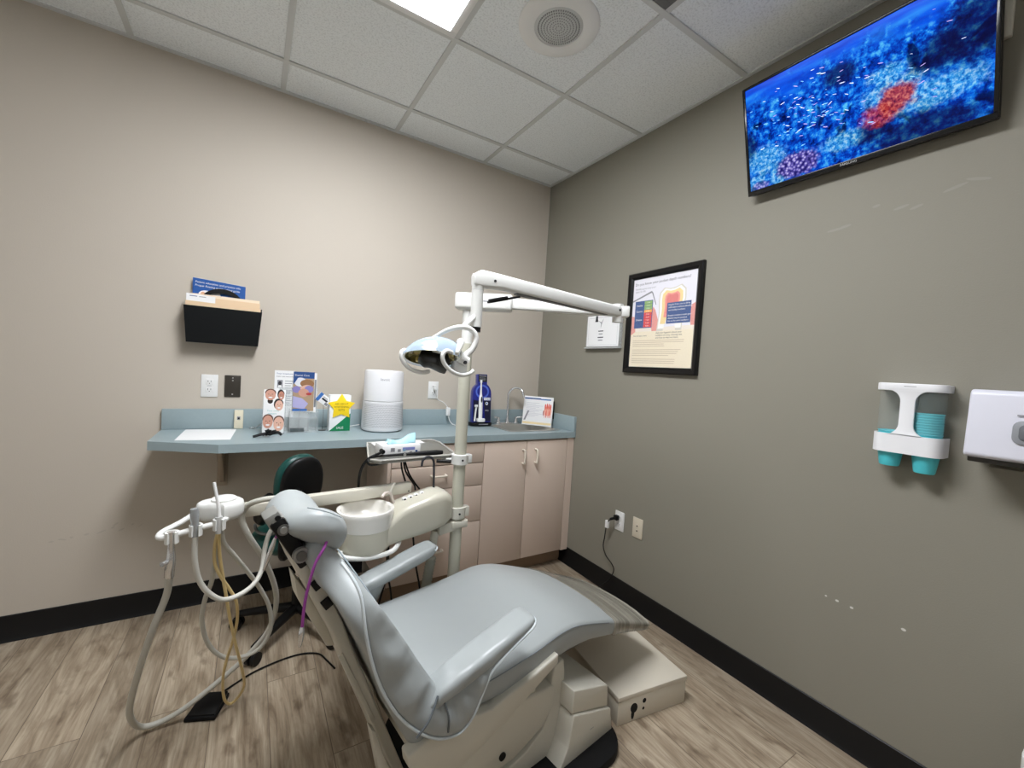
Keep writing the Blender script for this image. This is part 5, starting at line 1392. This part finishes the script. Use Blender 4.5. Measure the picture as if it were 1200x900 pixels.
# far side folded tissue-blue flap etc. is part of the wings; bib cord hangs from the headrest neck
t = thing('bib_cord', (OX, OY, 0), 'purple bib cord with metal clips draped over the chair headrest', 'bib cord', (0, 0, TH))
b = MB(); b.tube([(-.562, -.137, .690), (-.560, -.138, .735), (-.554, -.138, .78), (-.540, -.138, .836), (-.518, -.132, .872), (-.50, -.09, .888), (-.50, .0, .885), (-.52, .09, .875), (-.56, .12, .85), (-.575, .12, .81)], .0036, mat('purple_cord', (160, 72, 160), .45), 8, 6); b.build('cord', t)
for p, q in (((-.562, -.137, .693), (-.566, -.139, .648)), ((-.575, .12, .815), (-.60, .12, .73))):
    b = MB(); P_, Q_ = Vector(p), Vector(q); b.tube([P_, P_.lerp(Q_, .3), P_.lerp(Q_, .7), Q_], [.004, .007, .006, .003], M_chrome, 10, 3); b.build('clip', t)

# ------------------------------------------------------------------ floor utility box
t = thing('utility_box', (-.49, -1.45, 0), 'low beige metal utility box on the floor below the foot end of the chair', 'utility box', (0, 0, rad(-7.6)))
Mub = mat('utility_beige', (212, 204, 188), .4, vary=(5, .03))
b = MB(); b.box((-.172, -.172, 0), (.172, .24, .094), Mub, .003); b.build('box_body', t)
b = MB(); b.box((-.175, -.175, .094), (.175, .243, .113), Mub, .003); b.build('lid', t)
b = MB(); b.oval(-.095, .052, .017, .020, -.1725, M_hole, 16, .3); b.oval(-.100, .030, .008, .022, -.1727, M_hole, 12)
b.build('cable_hole', t, flat=True)
for hx_, hz_, hr_ in ((-.045, .068, .009), (-.048, .038, .0055)):
    b = MB(); b.oval(hx_, hz_, hr_, hr_ * 1.1, -.1725, M_hole, 14); b.build('cable_hole', t, flat=True)

# stray cords under the cuspidor
b = MB()
for pts in (((-1.30, -.98, .61), (-1.276, -.97, .468), (-1.25, -.96, .36), (-1.22, -.95, .2), (-1.2, -.94, .008)), ((-1.396, -.96, .61), (-1.39, -.95, .45), (-1.42, -.94, .3), (-1.45, -.93, .12), (-1.47, -.92, .008)), ((-1.40, -.96, .6), (-1.385, -.93, .45), (-1.36, -.92, .33), (-1.33, -.9, .1), (-1.3, -.9, .008))):
    b.tube(pts, .004, M_black, 8, 5)
tag(b.build('unit_cables', loc=(-1.36, -.95, .3)), 'thin black cables dangling from the cuspidor housing to the floor', 'cables')

t = thing('waste_bin', (-.22, -2.69, 0), 'white rounded bin just peeking in at the bottom right corner of the photo', 'bin')
b = MB(); rings = []
for z_, g_ in ((.0, .82), (.02, .85), (.46, .97), (.48, 1.0), (.515, 1.0), (.522, .97)):
    rings.append([Vector((p[0] * g_, p[1] * g_, z_)) for p in rrect(.19, .19, .04, 5)])
b.loft(rings, M_white); b.build('body', t, angle=40)
b = MB(); b.prism(rrect(.15, .15, .03, 5), 2, .522, .53, M_white, .003); b.build('lid', t)

# ------------------------------------------------------------------ world, camera, view
w = bpy.data.worlds.new('World'); SC.world = w; w.use_nodes = True
w.node_tree.nodes['Background'].inputs[0].default_value = (.02, .02, .02, 1)

cam = bpy.data.cameras.new('camera'); co = bpy.data.objects.new('camera', cam); COL.objects.link(co)
yaw, pitch, roll = 0.558885154, -0.0340082354, 0.0608677642
fw = Vector((math.sin(yaw) * math.cos(pitch), math.cos(yaw) * math.cos(pitch), math.sin(pitch)))
r0 = Vector((math.cos(yaw), -math.sin(yaw), 0)); u0 = r0.cross(fw)
rr_ = math.cos(roll) * r0 + math.sin(roll) * u0; uu = -math.sin(roll) * r0 + math.cos(roll) * u0
m3 = Matrix((rr_, uu, -fw)).transposed()
co.matrix_world = Matrix.Translation((-1.89377922, -2.64050381, 1.31907513)) @ m3.to_4x4()
cam.sensor_fit = 'HORIZONTAL'; cam.sensor_width = 36; cam.lens = 488.017595 / 1200 * 36; cam.clip_start = .02
SC.camera = co
vs = SC.view_settings
vs.view_transform = 'Standard'; vs.look = 'None'; vs.exposure = 0.95; vs.gamma = 1.0; vs.use_curve_mapping = False
